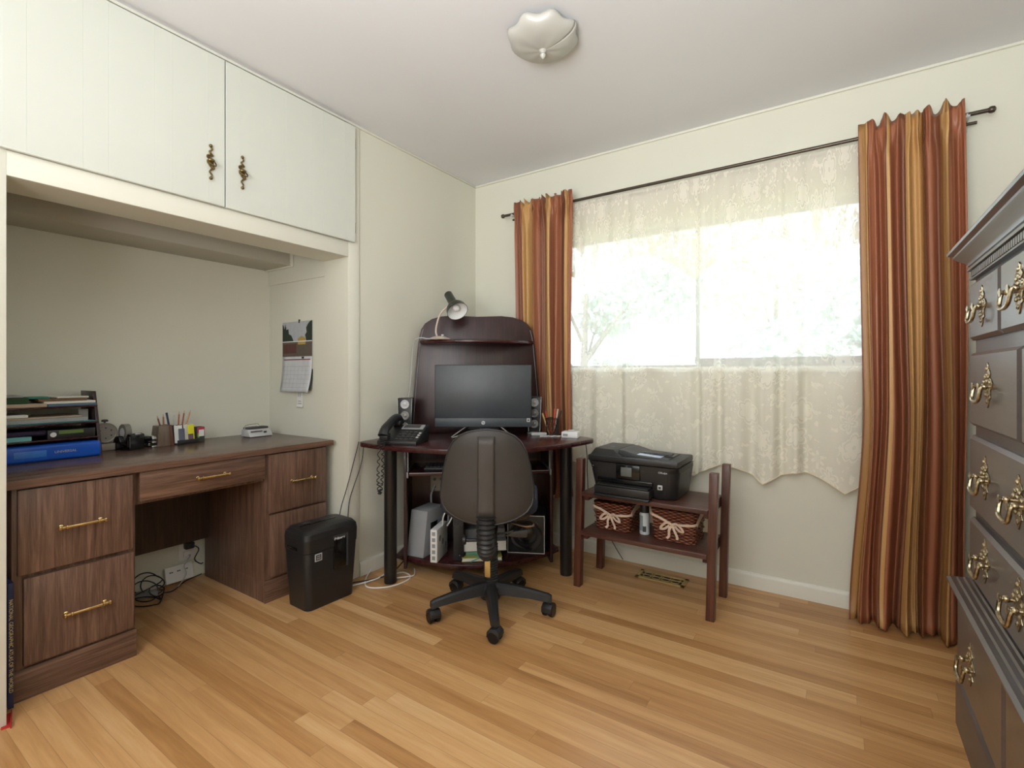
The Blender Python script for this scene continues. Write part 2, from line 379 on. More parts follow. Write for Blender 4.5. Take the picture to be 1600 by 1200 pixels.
# casing strips round the built-in
struct('trim_1', MB().box((WX, ay1, 0), (WX+.008, 1.762, H-.012), .002), m_trim)
struct('trim_2', MB().box((WX, BY, 0), (WX+.008, ay0, H-.012), .002), m_trim)
struct('trim_3', MB().box((WX, ay0, az), (WX+.008, ay1, 1.800), .001), m_trim)
struct('trim_4', MB().box((WX, BY, H-.012), (WX+.012, WY, H), .002).box((WX, WY-.012, H-.012), (RX, WY, H), .002), m_trim)
# alcove closet shelf box
bx = thing('closet_shelf', 'long painted boxed shelf high across the back of the alcove', 'shelf', (ax0, .41, 1.73))
MB().box((0, 0, 0), (.262, 1.262, .165), .003).build('shelf_box', m_beam, bx)
MB().box((.0, 1.263, -.006), (.274, 1.277, .16), .002).build('end_bracket', m_trim, bx)

# window
tag(MB().box((wx0, WY, wz0-.035), (wx1, WY+.14, wz0), .003).box((wx0-.03, WY-.03, wz0-.028), (wx1+.03, WY+.01, wz0), .004).build('trim_5', m_trim), None, None, None, 'structure')
win = tag(MB().box((wx0, WY+.06, wz0), (wx0+.03, WY+.10, wz1), .003).box((wx1-.03, WY+.06, wz0), (wx1, WY+.10, wz1), .003)
    .box((wx0, WY+.06, wz1-.03), (wx1, WY+.10, wz1), .003).box((wx0, WY+.06, wz0), (wx1, WY+.10, wz0+.015), .003).build('window_1', m_dgrey), None, None, None, 'structure')
MB().box((-.667, WY+.05, wz0+.015), (-.651, WY+.09, wz1-.03), .003).box((-.645, WY+.05, wz0+.015), (wx1-.03, WY+.08, wz0+.05), .003).build('sash_frame', m_dgrey, win)
MB().box((-.668, WY+.035, wz0+.02), (-.648, WY+.05, wz0+.06), .002).build('latch', m_blackm, win)
MB().box((wx0+.03, WY+.078, wz0+.015), (-.675, WY+.082, wz1-.03)).build('pane', m_glass, win)
MB().box((-.645, WY+.062, wz0+.05), (wx1-.03, WY+.066, wz1-.03)).build('pane', m_glass, win)

# floor outlet plate & power strip in alcove
one('wall_outlet', MB().box((0, -.036, -.058), (.006, .036, .058), .002).box((.006, -.018, .008), (.012, .018, .04), .004).box((.006, -.018, -.04), (.012, .018, -.008), .004), m_white,
    'white wall outlet low behind the kneehole of the built-in desk', 'outlet', (ax0, 1.235, .155))

# ================================================================ OVERHEAD CUPBOARD
cup = thing('wall_cupboard', 'white painted overhead cupboard with grooved doors above the alcove', 'cupboard', (WX, ay0-.02, 1.804))
def scroll_pull(parent):
    b = MB(); r = .0032
    b.sphere((.006, 0, .066), .0068); b.sphere((.006, 0, -.066), .0068)
    pts = smoothp([(.004, 0, .066), (.005, .005, .052), (.006, -.006, .040), (.006, .008, .028), (.006, -.008, .018), (.006, 0, .008), (.006, -.006, -.012), (.006, .006, -.026), (.006, -.005, -.04), (.005, .004, -.052), (.004, 0, -.066)], 5)
    b.tube(pts, r, 8)
    b.tube(smoothp([(.004, 0, .03), (.005, -.012, .024), (.005, -.012, .016), (.005, 0, .012)], 5), r, 8)
    b.tube(smoothp([(.004, 0, -.03), (.005, .012, -.024), (.005, .012, -.014), (.005, 0, -.008)], 5), r, 8)
    b.lathe([(.013, 0), (.013, .003), (.008, .006), (.0, .008)], 18, mx=T(.0, 0, 0, 0, 90, 0))
    pl = b.build('pull', m_abrass, parent)
    k = MB()
    ring = [(.008+.030*math.sin(t), .015*math.cos(t), .002-.026*math.sin(t)) for t in [math.pi*i/12 for i in range(13)]]
    k.tube(ring, .0026, 8).sphere((.010, 0, .006), .012, sc=(.8, 1.2, .7)).build('ring_pull', m_abrass, pl)
    return pl
for j, (a, hy) in enumerate(((0.0, .606), (.668, .066))):
    w = .664; d = MB(); gx = [0, .055, .135, .27, .41, .545, .61, w]
    gx = [0, .06, .20, .27, .41, .47, .60, w]
    for p, q in zip(gx, gx[1:]): d.box((0, p, .0), (.019, q, .610), .0007, seg=1)
    d.box((-.004, -.0, 0), (.015, w, .610)).box((.002, 0, -.004), (.019, w, .0005), .001)
    dr = d.build('door', m_cab, cup); dr.location = (.009, a+.002, 0)
    pl = scroll_pull(dr); pl.location = (.019, hy, .162)
    for hz in ((.525, .075) if j else ()):
        MB().cyl((.010, w+.004, hz-.028), (.010, w+.004, hz+.028), .0035).build('hinge', m_abrass, dr)

# ================================================================ CEILING LIGHT
cl = thing('ceiling_light', 'frosted scalloped glass flush ceiling light with a pointed finial', 'light', (-.965, 1.668, H))
MB().lathe([(0, 0), (.07, 0), (.075, -.012), (.06, -.02), (0, -.02)][::-1], 32).build('canopy', m_white, cl)
sb = MB()
def shade_fn(u, v):
    a = 2*math.pi*u; r = .135*math.sin(v*math.pi/2*.98+.03); r *= 1+.05*math.cos(8*a)*v
    return (r*math.cos(a), r*math.sin(a), -.02-.058*math.cos(v*math.pi/2)**.8 + .004*math.cos(8*a)*v)
sb.grid(shade_fn, 64, 14); o = sb.build('glass_shade', m_frost, cl, 60)
so = o.modifiers.new('s', 'SOLIDIFY'); so.thickness = .004
MB().lathe([(0, -.112), (.006, -.106), (.012, -.095), (.007, -.088), (.014, -.080), (.018, -.074), (0, -.072)], 20).build('finial', m_frost, cl)

# ================================================================ BUILT-IN WALNUT DESK
dk = thing('walnut_desk', 'walnut laminate pedestal desk with brass pulls fitted in the alcove', 'desk', (-2.88, 0, 0))
X = lambda x: x+2.88
c = MB()
fx = X(-2.291)
# pedestals
for a, b in ((.44, .785), (1.305, 1.645)):
    c.box((0, a, 0), (fx, b, .100), .001); c.box((0, a, .10), (fx-.002, b, .718), .001)
c.box((0.03, .785, .585), (fx-.012, 1.305, .718))
cs = c.build('carcass', m_walnut, dk)
for a, b in ((.438, .788), (1.302, 1.647)): MB().box((fx-.004, a, 0), (fx+.006, b, .105), .002).build('plinth', m_walnuth, dk)
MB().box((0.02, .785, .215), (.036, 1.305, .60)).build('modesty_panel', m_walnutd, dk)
MB().box((-.02, ay0+.012, .718), (X(-2.262), 1.668, .745), .002).build('desktop', m_dtop, dk)
MB().box((X(-2.262), ay0+.012, .7185), (X(-2.260), 1.668, .7445)).build('front_edge', m_walnuth, dk)
def rod_pull(parent, L=.138):
    b = MB(); prof = []
    h = L/2
    pts = [(-h, .003), (-h+.003, .0065), (-h+.008, .0065), (-h+.011, .0035), (-h+.020, .0035), (-h+.022, .006), (-h+.026, .006), (-h+.028, .0038), (-.006, .0038), (0, .0044)]
    pts = [(a, r*1.3) for a, r in pts]; pts = pts + [(-a, r) for a, r in pts[:-1][::-1]]
    b.lathe([(r, z) for z, r in pts], 16, mx=T(.022, 0, 0, -90, 0, 0))
    for s in (-1, 1): b.cyl((0, s*(h-.014), 0), (.020, s*(h-.014), 0), .0035).lathe([(.007, 0), (.007, .002), (.004, .004)], 14, mx=T(0, s*(h-.014), 0, 0, 90, 0))
    return b.build('pull', m_brass, parent)
def drawer(y0_, y1_, z0_, z1_, mat, py, pz, knob=False):
    d = MB().box((0, y0_, z0_), (.017, y1_, z1_), .0018).build('drawer', mat, dk); d.location = (fx, 0, 0)
    if knob: p = MB().lathe([(.010, 0), (.010, .003), (.006, .006), (.006, .014), (.016, .02), (.016, .026), (.0, .029)], 20, mx=T(0, 0, 0, 0, 90, 0)).build('pull', m_walnutd, d)
    else: p = rod_pull(d)
    p.location = (.017, py, pz)
drawer(.452, .772, .425, .710, m_walnut, .616, .563)
drawer(.466, .775, .118, .410, m_walnut, .629, .254)
drawer(.795, 1.298, .600, .715, m_walnuth, 1.058, .657)
drawer(1.318, 1.630, .428, .711, m_walnut, 1.489, .567)
drawer(1.323, 1.632, .120, .418, m_walnut, 1.50, .30)

# ---------------- items on the walnut desk
ZD = .745
org = thing('letter_tray', 'dark red wooden three tier letter tray at left end of walnut desk', 'tray', (-2.915, .445, ZD))
for s, y in (('side', .0), ('side', .343)):
    MB().hexa([(0, 0), (.235, 0), (.235, .012), (0, .012)], [(0, 0), (.15, 0), (.15, .012), (0, .012)], 0, .278, .001).build('side_panel', m_mahogv, org).location = (0, y, 0)
for z in (.078, .142, .212):
    MB().box((0, .012, z), (.228-.3*(z-.05)*.3, .343, z+.007), .001).build('tray_shelf', m_mahog, org)
OX, OY, OZ = -2.915, .445, ZD
bd = thing('ring_binder', 'blue ring binder lying flat under the letter tray', 'binder', (OX+.015, OY+.0135, ZD+.0005))
MB().box((0, 0, 0), (.230, .334, .066), .012, seg=3).build('cover', m_blue, bd)
MB().box((.2300, .06, .02), (.2312, .155, .046), .0005).build('spine_label', M('blue_label', (60, 120, 205), .3), bd)
MB().text('UNIVERSAL', .014, T(.2303, .215, .034, 90, 0, 90), m_lgrey).build('lettering', m_lgrey, bd)
def flat(name, label, cat, x0_, x1_, y0_, y1_, z, h, mat, rz=0, bev=.0015, group=None, pages=False):
    mb = MB().box((-(x1_-x0_)/2, -(y1_-y0_)/2, 0), ((x1_-x0_)/2, (y1_-y0_)/2, h), bev, seg=1)
    return one(name, mb, mat, label, cat, ((x0_+x1_)/2, (y0_+y1_)/2, z), rz, group)
m_teal = fabric('teal_card', (54, 140, 124)); m_aqua = fabric('aqua_card', (120, 186, 186)); m_dgreen = fabric('dark_green_print', (48, 74, 46))
m_violet = fabric('violet_wrap', (52, 38, 66)); m_tan = fabric('tan_paper', (192, 172, 148)); m_brownp = fabric('brown_cover', (120, 92, 66)); m_steel = fabric('steel_blue_cover', (84, 112, 136))
def in_org(x, y, z): return OX+x, OY+y, OZ+z
# bottom shelf
flat('notebook', 'pale aqua notebook lying on the lowest shelf of the letter tray', 'notebook', OX+.03, OX+.222, OY+.014, OY+.13, OZ+.0855, .017, m_aqua)
flat('packet', 'dark violet shiny packet lying on the aqua notebook in the letter tray', 'packet', OX+.03, OX+.21, OY+.016, OY+.18, OZ+.1035, .018, m_violet, bev=.006)
t = thing('product_box', 'black and green printed box on lowest letter tray shelf, white round mark', 'box', (OX+.06, OY+.178, OZ+.0855))
MB().box((0, 0, 0), (.158, .155, .036), .001).build('carton', m_black, t)
MB().box((.158, .035, .019), (.1588, .115, .033)).build('green_band', M('lime_print', (104, 130, 62), .5), t)
MB().lathe([(.010, 0), (.010, .001)], 20, mx=T(.158, .018, .018, 0, 90, 0)).build('round_mark', m_white, t)
# middle shelf
flat('folder', 'thin teal folder at the bottom of the middle letter tray pile', 'folder', OX+.02, OX+.220, OY+.014, OY+0.334, OZ+.1495, .004, fabric('teal_folder', (70, 134, 146)))
flat('magazine', 'thick pale magazine on teal folder, middle shelf of the letter tray', 'magazine', OX+.02, OX+.212, OY+.02, OY+.31, OZ+.154, .017, fabric('pale_magazine', (164, 168, 166)))
flat('envelope', 'cream envelope on top of the middle letter tray pile', 'envelope', OX+.03, OX+.208, OY+.03, OY+0.293, OZ+.1715, .006, m_tan, 1)
flat('loose_papers', 'fanned loose cream papers at the left of the middle letter tray shelf', 'papers', OX+.04, OX+.205, OY+.02, OY+.12, OZ+.178, .012, m_paper, 3)
flat('card', 'small white card leaning at the right end of the middle tray', 'card', OX+.12, OX+.128, OY+0.300, OY+0.335, OZ+.154, .045, m_white)
# top shelf
flat('magazine', 'blue grey magazine lowest on the top letter tray shelf, right half', 'magazine', OX+.0, OX+.214, OY+.18, OY+0.339, OZ+.2195, .010, m_steel)
flat('magazine', 'cream magazine lowest on the top letter tray shelf, left half', 'magazine', OX+.0, OX+.215, OY+.013, OY+.178, OZ+.2195, .014, m_tan)
flat('paperback', 'dark green paperback at the left of the top letter tray shelf', 'book', OX+.02, OX+.208, OY+.014, OY+.125, OZ+.234, .024, m_dgreen)
flat('leaflets', 'grey leaflets lying on the dark green paperback', 'papers', OX+.02, OX+.19, OY+.016, OY+.115, OZ+.2585, .008, fabric('grey_print', (168, 168, 166)), -2)
flat('writing_pad', 'white writing pad on blue grey magazine in top letter tray', 'pad', OX+.02, OX+.214, OY+.17, OY+0.337, OZ+.230, .010, m_paper, -1)
flat('notebook', 'brown edged notebook on the white writing pad, top tray', 'notebook', OX+.02, OX+.195, OY+.15, OY+0.309, OZ+.2405, .010, m_brownp, 3)
flat('booklet', 'teal green booklet lying askew on top of the letter tray pile', 'booklet', OX+.03, OX+.175, OY+.125, OY+0.207, OZ+.2512, .006, m_teal, -10)
flat('booklet', 'cream booklet with dark oval print on top of the letter tray', 'booklet', OX+.03, OX+.175, OY+0.210, OY+0.318, OZ+.2512, .007, m_paper, 6)

ck = thing('desk_clock', 'small round grey desk clock on a block beside the letter tray', 'clock', (-2.845, .856, ZD), 0)
m_gunm = M('brushed_grey', (150, 142, 132), .45, .2)
MB().box((-.028, -.032, 0), (.028, .032, .032), .003).build('base', m_gunm, ck)
MB().lathe([(0, 0), (.044, 0), (.047, .004), (.047, .026), (.043, .03), (.038, .027), (0, .027)], 36, mx=T(-.016, 0, .080, 0, 90, 0)).build('case', m_gunm, ck)
dl = MB().lathe([(0, 0), (.037, 0), (.037, .0012), (0, .0012)], 32, mx=T(.0115, 0, .080, 0, 90, 0)).build('dial', M('dial', (138, 130, 122), .5), ck)
hb = MB()
for a in range(0, 360, 60): hb.sphere((.0132, .024*math.sin(R(a)), .080+.024*math.cos(R(a))), .0035, sc=(.4, 1, 1))
hb.build('markers', m_dgrey, ck)
MB().cyl((0, 0, .126), (0, 0, .133), .004).lathe([(.012, 0), (.014, .005), (.010, .010), (0, .011)], 20, mx=T(0, 0, .132)).build('top_button', m_dgrey, ck)

td = thing('tape_dispenser', 'black desktop tape dispenser with clear roll on walnut desk', 'tape dispenser', (-2.79, .93, ZD), -75); td.scale = (1.1, .85, 1.25)
MB().prism([(-.065, 0), (.068, 0), (.072, .058), (.045, .062), (.022, .03), (-.01, .028), (-.02, .05), (-.052, .05), (-.07, .03)], -.03, .03, .005, mx=T(0, 0, 0, 90, 0, 90)).build('body', m_blackg, td)
rl = MB(); rl.lathe([(.018, -.012), (.032, -.012), (.032, .012), (.018, .012), (.018, -.012)], 32, mx=T(0, -.028, .062, 0, 90, 0), caps=False); rl.build('tape_roll', M('tape', (120, 116, 108), .3), td)
MB().cyl((-.013, -.028, .062), (.013, -.028, .062), .0175).build('hub', m_lgrey, td)
MB().box((.030, .05, .012), (.0312, .070, .052), .0).build('side_trim', m_silver, td)
MB().box((-.012, .064, .056), (.012, .074, .061), .001).build('cutter', m_silver, td)

sp_ = thing('stapler', 'small black and chrome stapler right of the tape dispenser', 'stapler', (-2.80, 1.005, ZD), 20)
MB().box((-.035, -.014, 0), (.05, .014, .008), .002).box((-.03, -.012, .02), (.048, .012, .028), .002).build('base', m_silver, sp_)
MB().box((-.035, -.013, .008), (.0, .013, .04), .004).build('hinge_block', m_black, sp_)
MB().prism([(-.03, .034), (.045, .030), (.052, .040), (.045, .056), (-.02, .058), (-.034, .046)], -.012, .012, .003, mx=T(0, 0, 0, 90, 0, 0)).build('handle', m_silver, sp_)

wb = thing('pencil_block', 'grey brown wooden pencil block with slanted sides on walnut desk', 'pencil holder', (-2.805, 1.072, ZD), 0)
MB().hexa([(-.045, -.036), (.045, -.036), (.045, .022), (-.045, .022)], [(-.036, -.026), (.036, -.026), (.036, .018), (-.036, .018)], 0, .098, .002).build('block', wood('grey_wood', (88, 74, 62), (104, 88, 74), (118, 100, 86), 2), wb)
MB().hexa([(-.045, .0225), (.045, .0225), (.045, .038), (-.045, .038)], [(-.036, .0185), (.036, .0185), (.036, .030), (-.036, .030)], 0, .10, .001).build('side_block', wood('red_wood', (84, 50, 38), (98, 60, 46), (112, 70, 56), 2), wb)
def pencil(loc, tilt, rz, L, col, label, r=.0036, tip=True):
    m = M('pencil_paint', col, .4); b = MB().lathe([(r, 0), (r, L-.014)], 6, mat=m)
    if tip: b.lathe([(r, L-.014), (.0012, L-.002)], 6, mat=m_tan).lathe([(.0012, L-.002), (0, L+.001)], 6, mat=m_dgrey)
    else: b.lathe([(r*1.1, L-.014), (r*1.1, L)], 8, mat=m)
    return one('pencil' if tip else 'pen', b, m, label, 'pencil' if tip else 'pen', loc, rot=(R(tilt), 0, R(rz)), group=None)
pencil((-2.80, 1.062, ZD+.099), 14, 0, .05, (128, 72, 56), 'short red brown pencil leaning left in the wooden pencil block')
pencil((-2.80, 1.078, ZD+.099), 2, 0, .055, (150, 96, 74), 'tan pencil standing upright in the wooden pencil block')

nc = thing('note_caddy', 'black desk caddy holding notes and calculator beside the pencil block', 'caddy', (-2.79, 1.158, ZD), 4)
MB().box((-.05, -.042, 0), (.042, .056, .005), .001).box((.036, -.042, 0), (.042, .056, .022), .001).box((-.05, -.042, 0), (-.044, .056, .092), .001).box((-.05, .05, 0), (.036, .056, .03), .001).box((-.022, -.042, 0), (-.018, .056, .085), .001).build('tray', m_black, nc)
def card_item(name, label, cat, x, y0_, y1_, h, mat, z=.0055, tilt=-6):
    return one(name, MB().box((0, 0, 0), (.003, y1_-y0_, h), .0005, seg=1), mat, label, cat, (x, y0_, ZD+z), rot=(0, R(tilt), R(4)))
card_item('note_pad', 'white note pad standing at the left in the desk caddy', 'note pad', -2.778, 1.118, 1.155, .088, m_white)
card_item('calculator', 'slim slate grey calculator standing in the desk caddy', 'calculator', -2.769, 1.134, 1.162, .072, fabric('slate', (98, 102, 116)))
card_item('note_card', 'lined white card standing behind yellow sticky notes in the caddy', 'card', -2.784, 1.163, 1.206, .090, m_paper)
card_item('sticky_notes', 'bright yellow sticky notes standing in the desk caddy', 'sticky notes', -2.773, 1.178, 1.208, .088, fabric('sticky_yellow', (230, 226, 40)))
card_item('label_card', 'small purple printed card at the bottom of the desk caddy', 'card', -2.766, 1.176, 1.200, .042, fabric('plum_print', (110, 84, 104)))
for q, (yy, tl, cc, LL, lb) in enumerate(((1.125, 9, (38, 56, 86), .10, 'dark blue pen standing in the back slot of the caddy'), (1.142, 3, (190, 190, 190), .085, 'thin silver pen standing in the caddy'),
        (1.150, -3, (176, 92, 58), .10, 'orange red pencil standing in the caddy beside the silver pen'), (1.160, -8, (150, 70, 50), .105, 'rust pencil leaning right in the caddy'), (1.166, -16, (206, 140, 92), .11, 'pale orange pencil leaning furthest right in the caddy'))):
    pencil((-2.826, yy, ZD+.0055), tl, 0, LL+.055, cc, lb, .0048 if q == 0 else .0034, q > 1)
cb = thing('card_box', 'small upright box with red top and white label at end of caddy', 'box', (-2.79, 1.218, ZD), 4)
MB().box((-.03, 0, 0), (.018, .038, .078), .001).build('carton', fabric('charcoal_card', (66, 68, 62)), cb)
MB().box((.018, .001, .046), (.0188, .037, .077)).build('red_print', fabric('crimson', (170, 52, 70)), cb)
MB().box((.0188, .008, .03), (.0194, .034, .064)).build('white_label', m_white, cb)
MB().box((.018, .001, .022), (.0186, .012, .046)).build('green_print', fabric('leaf_green', (110, 160, 60)), cb)

rd = thing('clock_radio', 'small pale grey cassette radio with handle at right of walnut desk', 'radio', (-2.76, 1.53, ZD), 0)
MB().hexa([(-.05, -.067), (.045, -.067), (.045, .067), (-.05, .067)], [(-.05, -.064), (.018, -.064), (.018, .064), (-.05, .064)], 0.003, .042, .004).build('body', m_lgrey, rd)
MB().box((-.046, -.058, .040), (.012, .058, .054), .004).build('cassette_lid', m_dgrey, rd)
MB().tube(smoothp([(-.01, -.064, .035), (-.015, -.062, .062), (-.015, -.02, .068), (-.015, .012, .068), (-.014, .014, .052)], 4), .002).build('handle', m_silver, rd)
kk = MB()
for i in range(9): kk.box((.030, -.055+i*.0075, .028), (.036, -.050+i*.0075, .034), .001)
kk.box((.032, .018, .020), (.040, .032, .030), .001).build('buttons', m_dgrey, rd)
MB().box((-.04, -.06, 0), (.04, .06, .003)).build('foot', m_black, rd)

# ---------------- calendar on alcove side wall
ca = thing('wall_calendar', 'wall calendar with a landscape picture pinned to alcove side wall', 'calendar', (-2.782, 1.6995, .995))
pg = MB()
pg.box((0, -.004, .205), (.292, -.002, .410), mat=fabric('overcast_sky', (178, 182, 188)))
g1 = fabric('dark_conifer_print', (44, 54, 44)); g2 = fabric('stubble_print', (98, 88, 78)); g3 = fabric('barn_red_print', (92, 58, 52)); g4 = fabric('gold_house_print', (178, 150, 78))
def poly(mb, pts, y, mat):
    i = mb._mi(mat); f = mb.bm.faces.new([mb.bm.verts.new((a, y, b)) for a, b in pts]); f.material_index = i
poly(pg, [(0, .29), (0, .40), (.012, .39), (.02, .37), (.03, .40), (.04, .365), (.06, .37), (.065, .34), (.09, .33), (.11, .30), (.11, .29)], -.0042, g1)
poly(pg, [(.292, .29), (.292, .41), (.27, .405), (.25, .39), (.235, .37), (.24, .345), (.225, .33), (.235, .30), (.23, .29)], -.0042, g1)
poly(pg, [(0, .206), (.292, .206), (.292, .292), (0, .292)], -.0043, g2)
poly(pg, [(.01, .225), (.14, .225), (.14, .28), (.01, .28)], -.0045, g3)
poly(pg, [(.155, .275), (.23, .275), (.23, .31), (.19, .325), (.155, .31)], -.0046, g4)
poly(pg, [(.0, .291), (.292, .291), (.292, .296), (0, .296)], -.0047, m_white)
pg.build('picture_page', None, ca, 10)
def page(u, v): return (.292*u, -.004-.03*(1-v)**2*(.6+.4*u), .205*v)
b = MB().grid(page, 8, 10); o = b.build('month_page', M('month_paper', (205, 208, 212), .8), ca); so = o.modifiers.new('s', 'SOLIDIFY'); so.thickness = .0015
b = MB()
def quad(mb, u0, u1, v0, v1, mat):
    i = mb._mi(mat); vs = [mb.bm.verts.new(Vector(page(u, v))+Vector((0, -.0012, 0))) for u, v in ((u0, v0), (u1, v0), (u1, v1), (u0, v1))]; f = mb.bm.faces.new(vs); f.material_index = i
mg = fabric('grid_ink', (150, 152, 158))
for i in range(6):
    quad(b, .06, .94, .12+i*.12, .125+i*.12, mg)
for i in range(8):
    for j in range(5): quad(b, .06+i*.1255, .064+i*.1255, .12+j*.12, .24+j*.12, mg)
quad(b, .05, .95, .90, .93, fabric('header_ink', (120, 60, 60))); quad(b, .66, .74, .94, .995, g1)
b.build('month_grid', None, ca, 10)
MB().box((.165, -.008, .40), (.173, -.0005, .42), .001).build('clip', m_dgrey, ca)
def dk_page(u, v): return (.03+.265*u, -.002-.016*(1-v)**2, .012+.12*v)
b = MB().grid(dk_page, 4, 6); o = b.build('back_page', g1, ca); so = o.modifiers.new('s', 'SOLIDIFY'); so.thickness = .001
tgm = thing('paper_tag', 'small white paper tag fixed to the side wall under the calendar', 'tag', (-2.635, 1.699, .905))
MB().box((0, -.004, 0), (.055, -.001, .10), .0008).box((0, -.008, 0), (.055, -.001, .012), .001).build('tag_card', m_white, tgm)
MB().box((.012, -.0052, .02), (.045, -.0042, .024)).box((.012, -.0052, .034), (.04, -.0042, .038)).box((.012, -.0052, .06), (.016, -.0042, .09)).box((.03, -.0052, .06), (.034, -.0042, .09)).build('print', m_grey, tgm)

# ---------------- atlas & red folder by the jamb
at = thing('atlas_book', 'tall dark blue atlas standing upright between alcove jamb and desk', 'book', (-2.30, .422, 0))
MB().box((-.22, .0, .012), (.06, .0135, .42), .0015).build('cover', m_navy, at)
MB().text('NATIONAL GEOGRAPHIC ATLAS OF THE WORLD', .0135, T(.0602, .0065, .215, 90, 90, 90), m_gold, ext=.0003).build('spine_lettering', m_gold, at)
one('red_folder', MB().box((0, 0, 0), (.10, .003, .012), .001).box((0, -.02, 0), (.09, .003, .003), .0005), fabric('red_card', (176, 40, 34)), 'red folder corner on the floor in front of the atlas', 'folder', (-2.25, .428, 0.0), -12)
bpy.data.objects['red_folder'].location.x = -2.236
# ---------------- cables & power strip under walnut desk
ps = thing('power_strip', 'white power strip leaning on the alcove baseboard behind kneehole', 'power strip', (-2.885, 1.17, .012), rot=(0, R(-18), 0))
MB().box((0, -.055, 0), (.024, .075, .082), .004).build('housing', m_white, ps)
sb = MB()
for i in range(3): sb.box((.024, -.035+i*.035, .05), (.0246, -.028+i*.035, .056)).box((.024, -.026+i*.035, .05), (.0246, -.02+i*.035, .056))
sb.build('sockets', m_dgrey, ps)
one('black_plug', MB().box((0, -.022, 0), (.035, .022, .034), .006), m_black, 'black plug adapter in the wall outlet behind kneehole', 'plug', (ax0+.014, 1.235, .165))
def cord(name, pts, r, mat, label, n=8, cat='cable'):
    return one(name, MB().tube(smoothp(pts, n), r, 6), mat, label, cat)
coil = []
for (cx, cy, cz, r_, tl) in ((-2.845, 1.02, .062, .056, 75), (-2.825, 1.04, .055, .048, 70), (-2.80, 1.00, .045, .055, 55), (-2.76, .985, .012, .060, 8), (-2.79, 1.045, .035, .030, 50)):
    for k in range(10):
        a = 2*math.pi*k/10; u = r_*math.cos(a); v = r_*math.sin(a)
        coil.append((cx+u*.55-v*math.cos(R(tl))*.8, cy+u*.85-v*math.cos(R(tl))*.3*0, max(.005, cz+v*math.sin(R(tl)))))
cord('cable_coil', [(-2.80, .80, .006), (-2.81, .88, .02)]+coil+[(-2.80, 1.12, .006), (-2.87, 1.20, .006), (-2.905, 1.30, .006)], .003, m_black, 'tangled black cable coiled on floor under the walnut desk', 4, 'cable')
cord('loose_cable', [(-2.90, 1.235, .13), (-2.85, 1.22, .14), (-2.845, 1.19, .10), (-2.85, 1.20, .05), (-2.83, 1.15, .005), (-2.80, 1.08, .004)], .0028, m_lgrey, 'thin grey cord looping over the power strip to the floor')
cord('loose_cable', [(-2.89, 1.235, .19), (-2.87, 1.27, .16), (-2.87, 1.25, .11), (-2.875, 1.28, .075), (-2.89, 1.30, .07)], .003, m_black, 'short black cord curving from the outlet toward the right pedestal')
one('charger', MB().box((-.05, -.02, 0), (.05, .02, .028), .005), m_grey, 'grey charger block among the tangled cable under the desk', 'charger', (-2.84, 1.02, 0), 60)

def attach(o, p):
    bpy.context.view_layer.update(); o.parent = p; o.matrix_parent_inverse = p.matrix_world.inverted()
    for k_ in ('label', 'category', 'group'):
        if k_ in o: del o[k_]
# ================================================================ SHREDDER
sh = thing('paper_shredder', 'black paper shredder standing on floor in front of walnut desk', 'shredder', (-2.115, 1.492, 0), -2)
def rrect(x0_, x1_, y0_, y1_, r, n=5):
    out = []
    for cx, cy, a0 in ((x1_-r, y1_-r, 0), (x0_+r, y1_-r, 90), (x0_+r, y0_+r, 180), (x1_-r, y0_+r, 270)):
        for i in range(n+1): a = R(a0+90*i/n); out.append((cx+r*math.cos(a), cy+r*math.sin(a)))
    return out
MB().hexa(rrect(-.085, .085, -.128, .128, .03), rrect(-.097, .097, -.143, .143, .03), 0.0, .27, .003).build('bin', m_black, sh)
hd = MB()
secs = [(.272, 0, .099, .145), (.33, 0, .100, .147), (.355, 0, .096, .144), (.372, 0, .082, .132), (.379, 0, .06, .11)]
for s0, s1 in zip(secs, secs[1:]): hd.hexa(rrect(-s0[2], s0[2], -s0[3], s0[3], .03), rrect(-s1[2], s1[2], -s1[3], s1[3], .03), s0[0], s1[0])
hd.build('head', m_black, sh, 50)
MB().box((-.006, -.115, .374), (.008, .075, .3815), .002).build('feed_slot', m_blackg, sh)
MB().box((-.04, -.09, .376), (-.015, -.05, .3825), .003).box((-.04, .0, .376), (-.015, .05, .3815), .002).build('controls', m_dgrey, sh)
fr = MB().prism(rrect(-.034, .034, -.075, .075, .006), 0, .006, .001, mx=T(.0945, .035, .235, 90, 0, 90)).build('bin_window', m_blackg, sh); fr.rotation_euler = (0, R(-2.2*0), 0)
wb_ = MB().box((.094, .072, .160), (.104, .080, .322), .002).box((.094, -.003, .305), (.101, .072, .322), .002).build('window_frame', m_dgrey, sh)
MB().text('Fellowes', .0165, T(.1015, .032, .307, 90, 0, 90), m_lgrey, bold=True).build('lettering', m_lgrey, sh)
s_ = MB().box((.0965, -.098, .228), (.0985, -.062, .262)).build('sticker', m_lgrey, sh)
MB().box((.0987, -.094, .232), (.0992, -.066, .258)).build('sticker_center', m_dgrey, s_)
MB().text('SAFE', .008, T(.0994, -.080, .250, 90, 0, 90), m_lgrey, ext=.0002).text('SENSE', .0075, T(.0994, -.080, .240, 90, 0, 90), m_lgrey, ext=.0002).build('sticker_text', m_lgrey, s_)
MB().box((-.06, -.1465, .275), (.03, -.140, .292), .003).build('grip', m_blackg, sh)

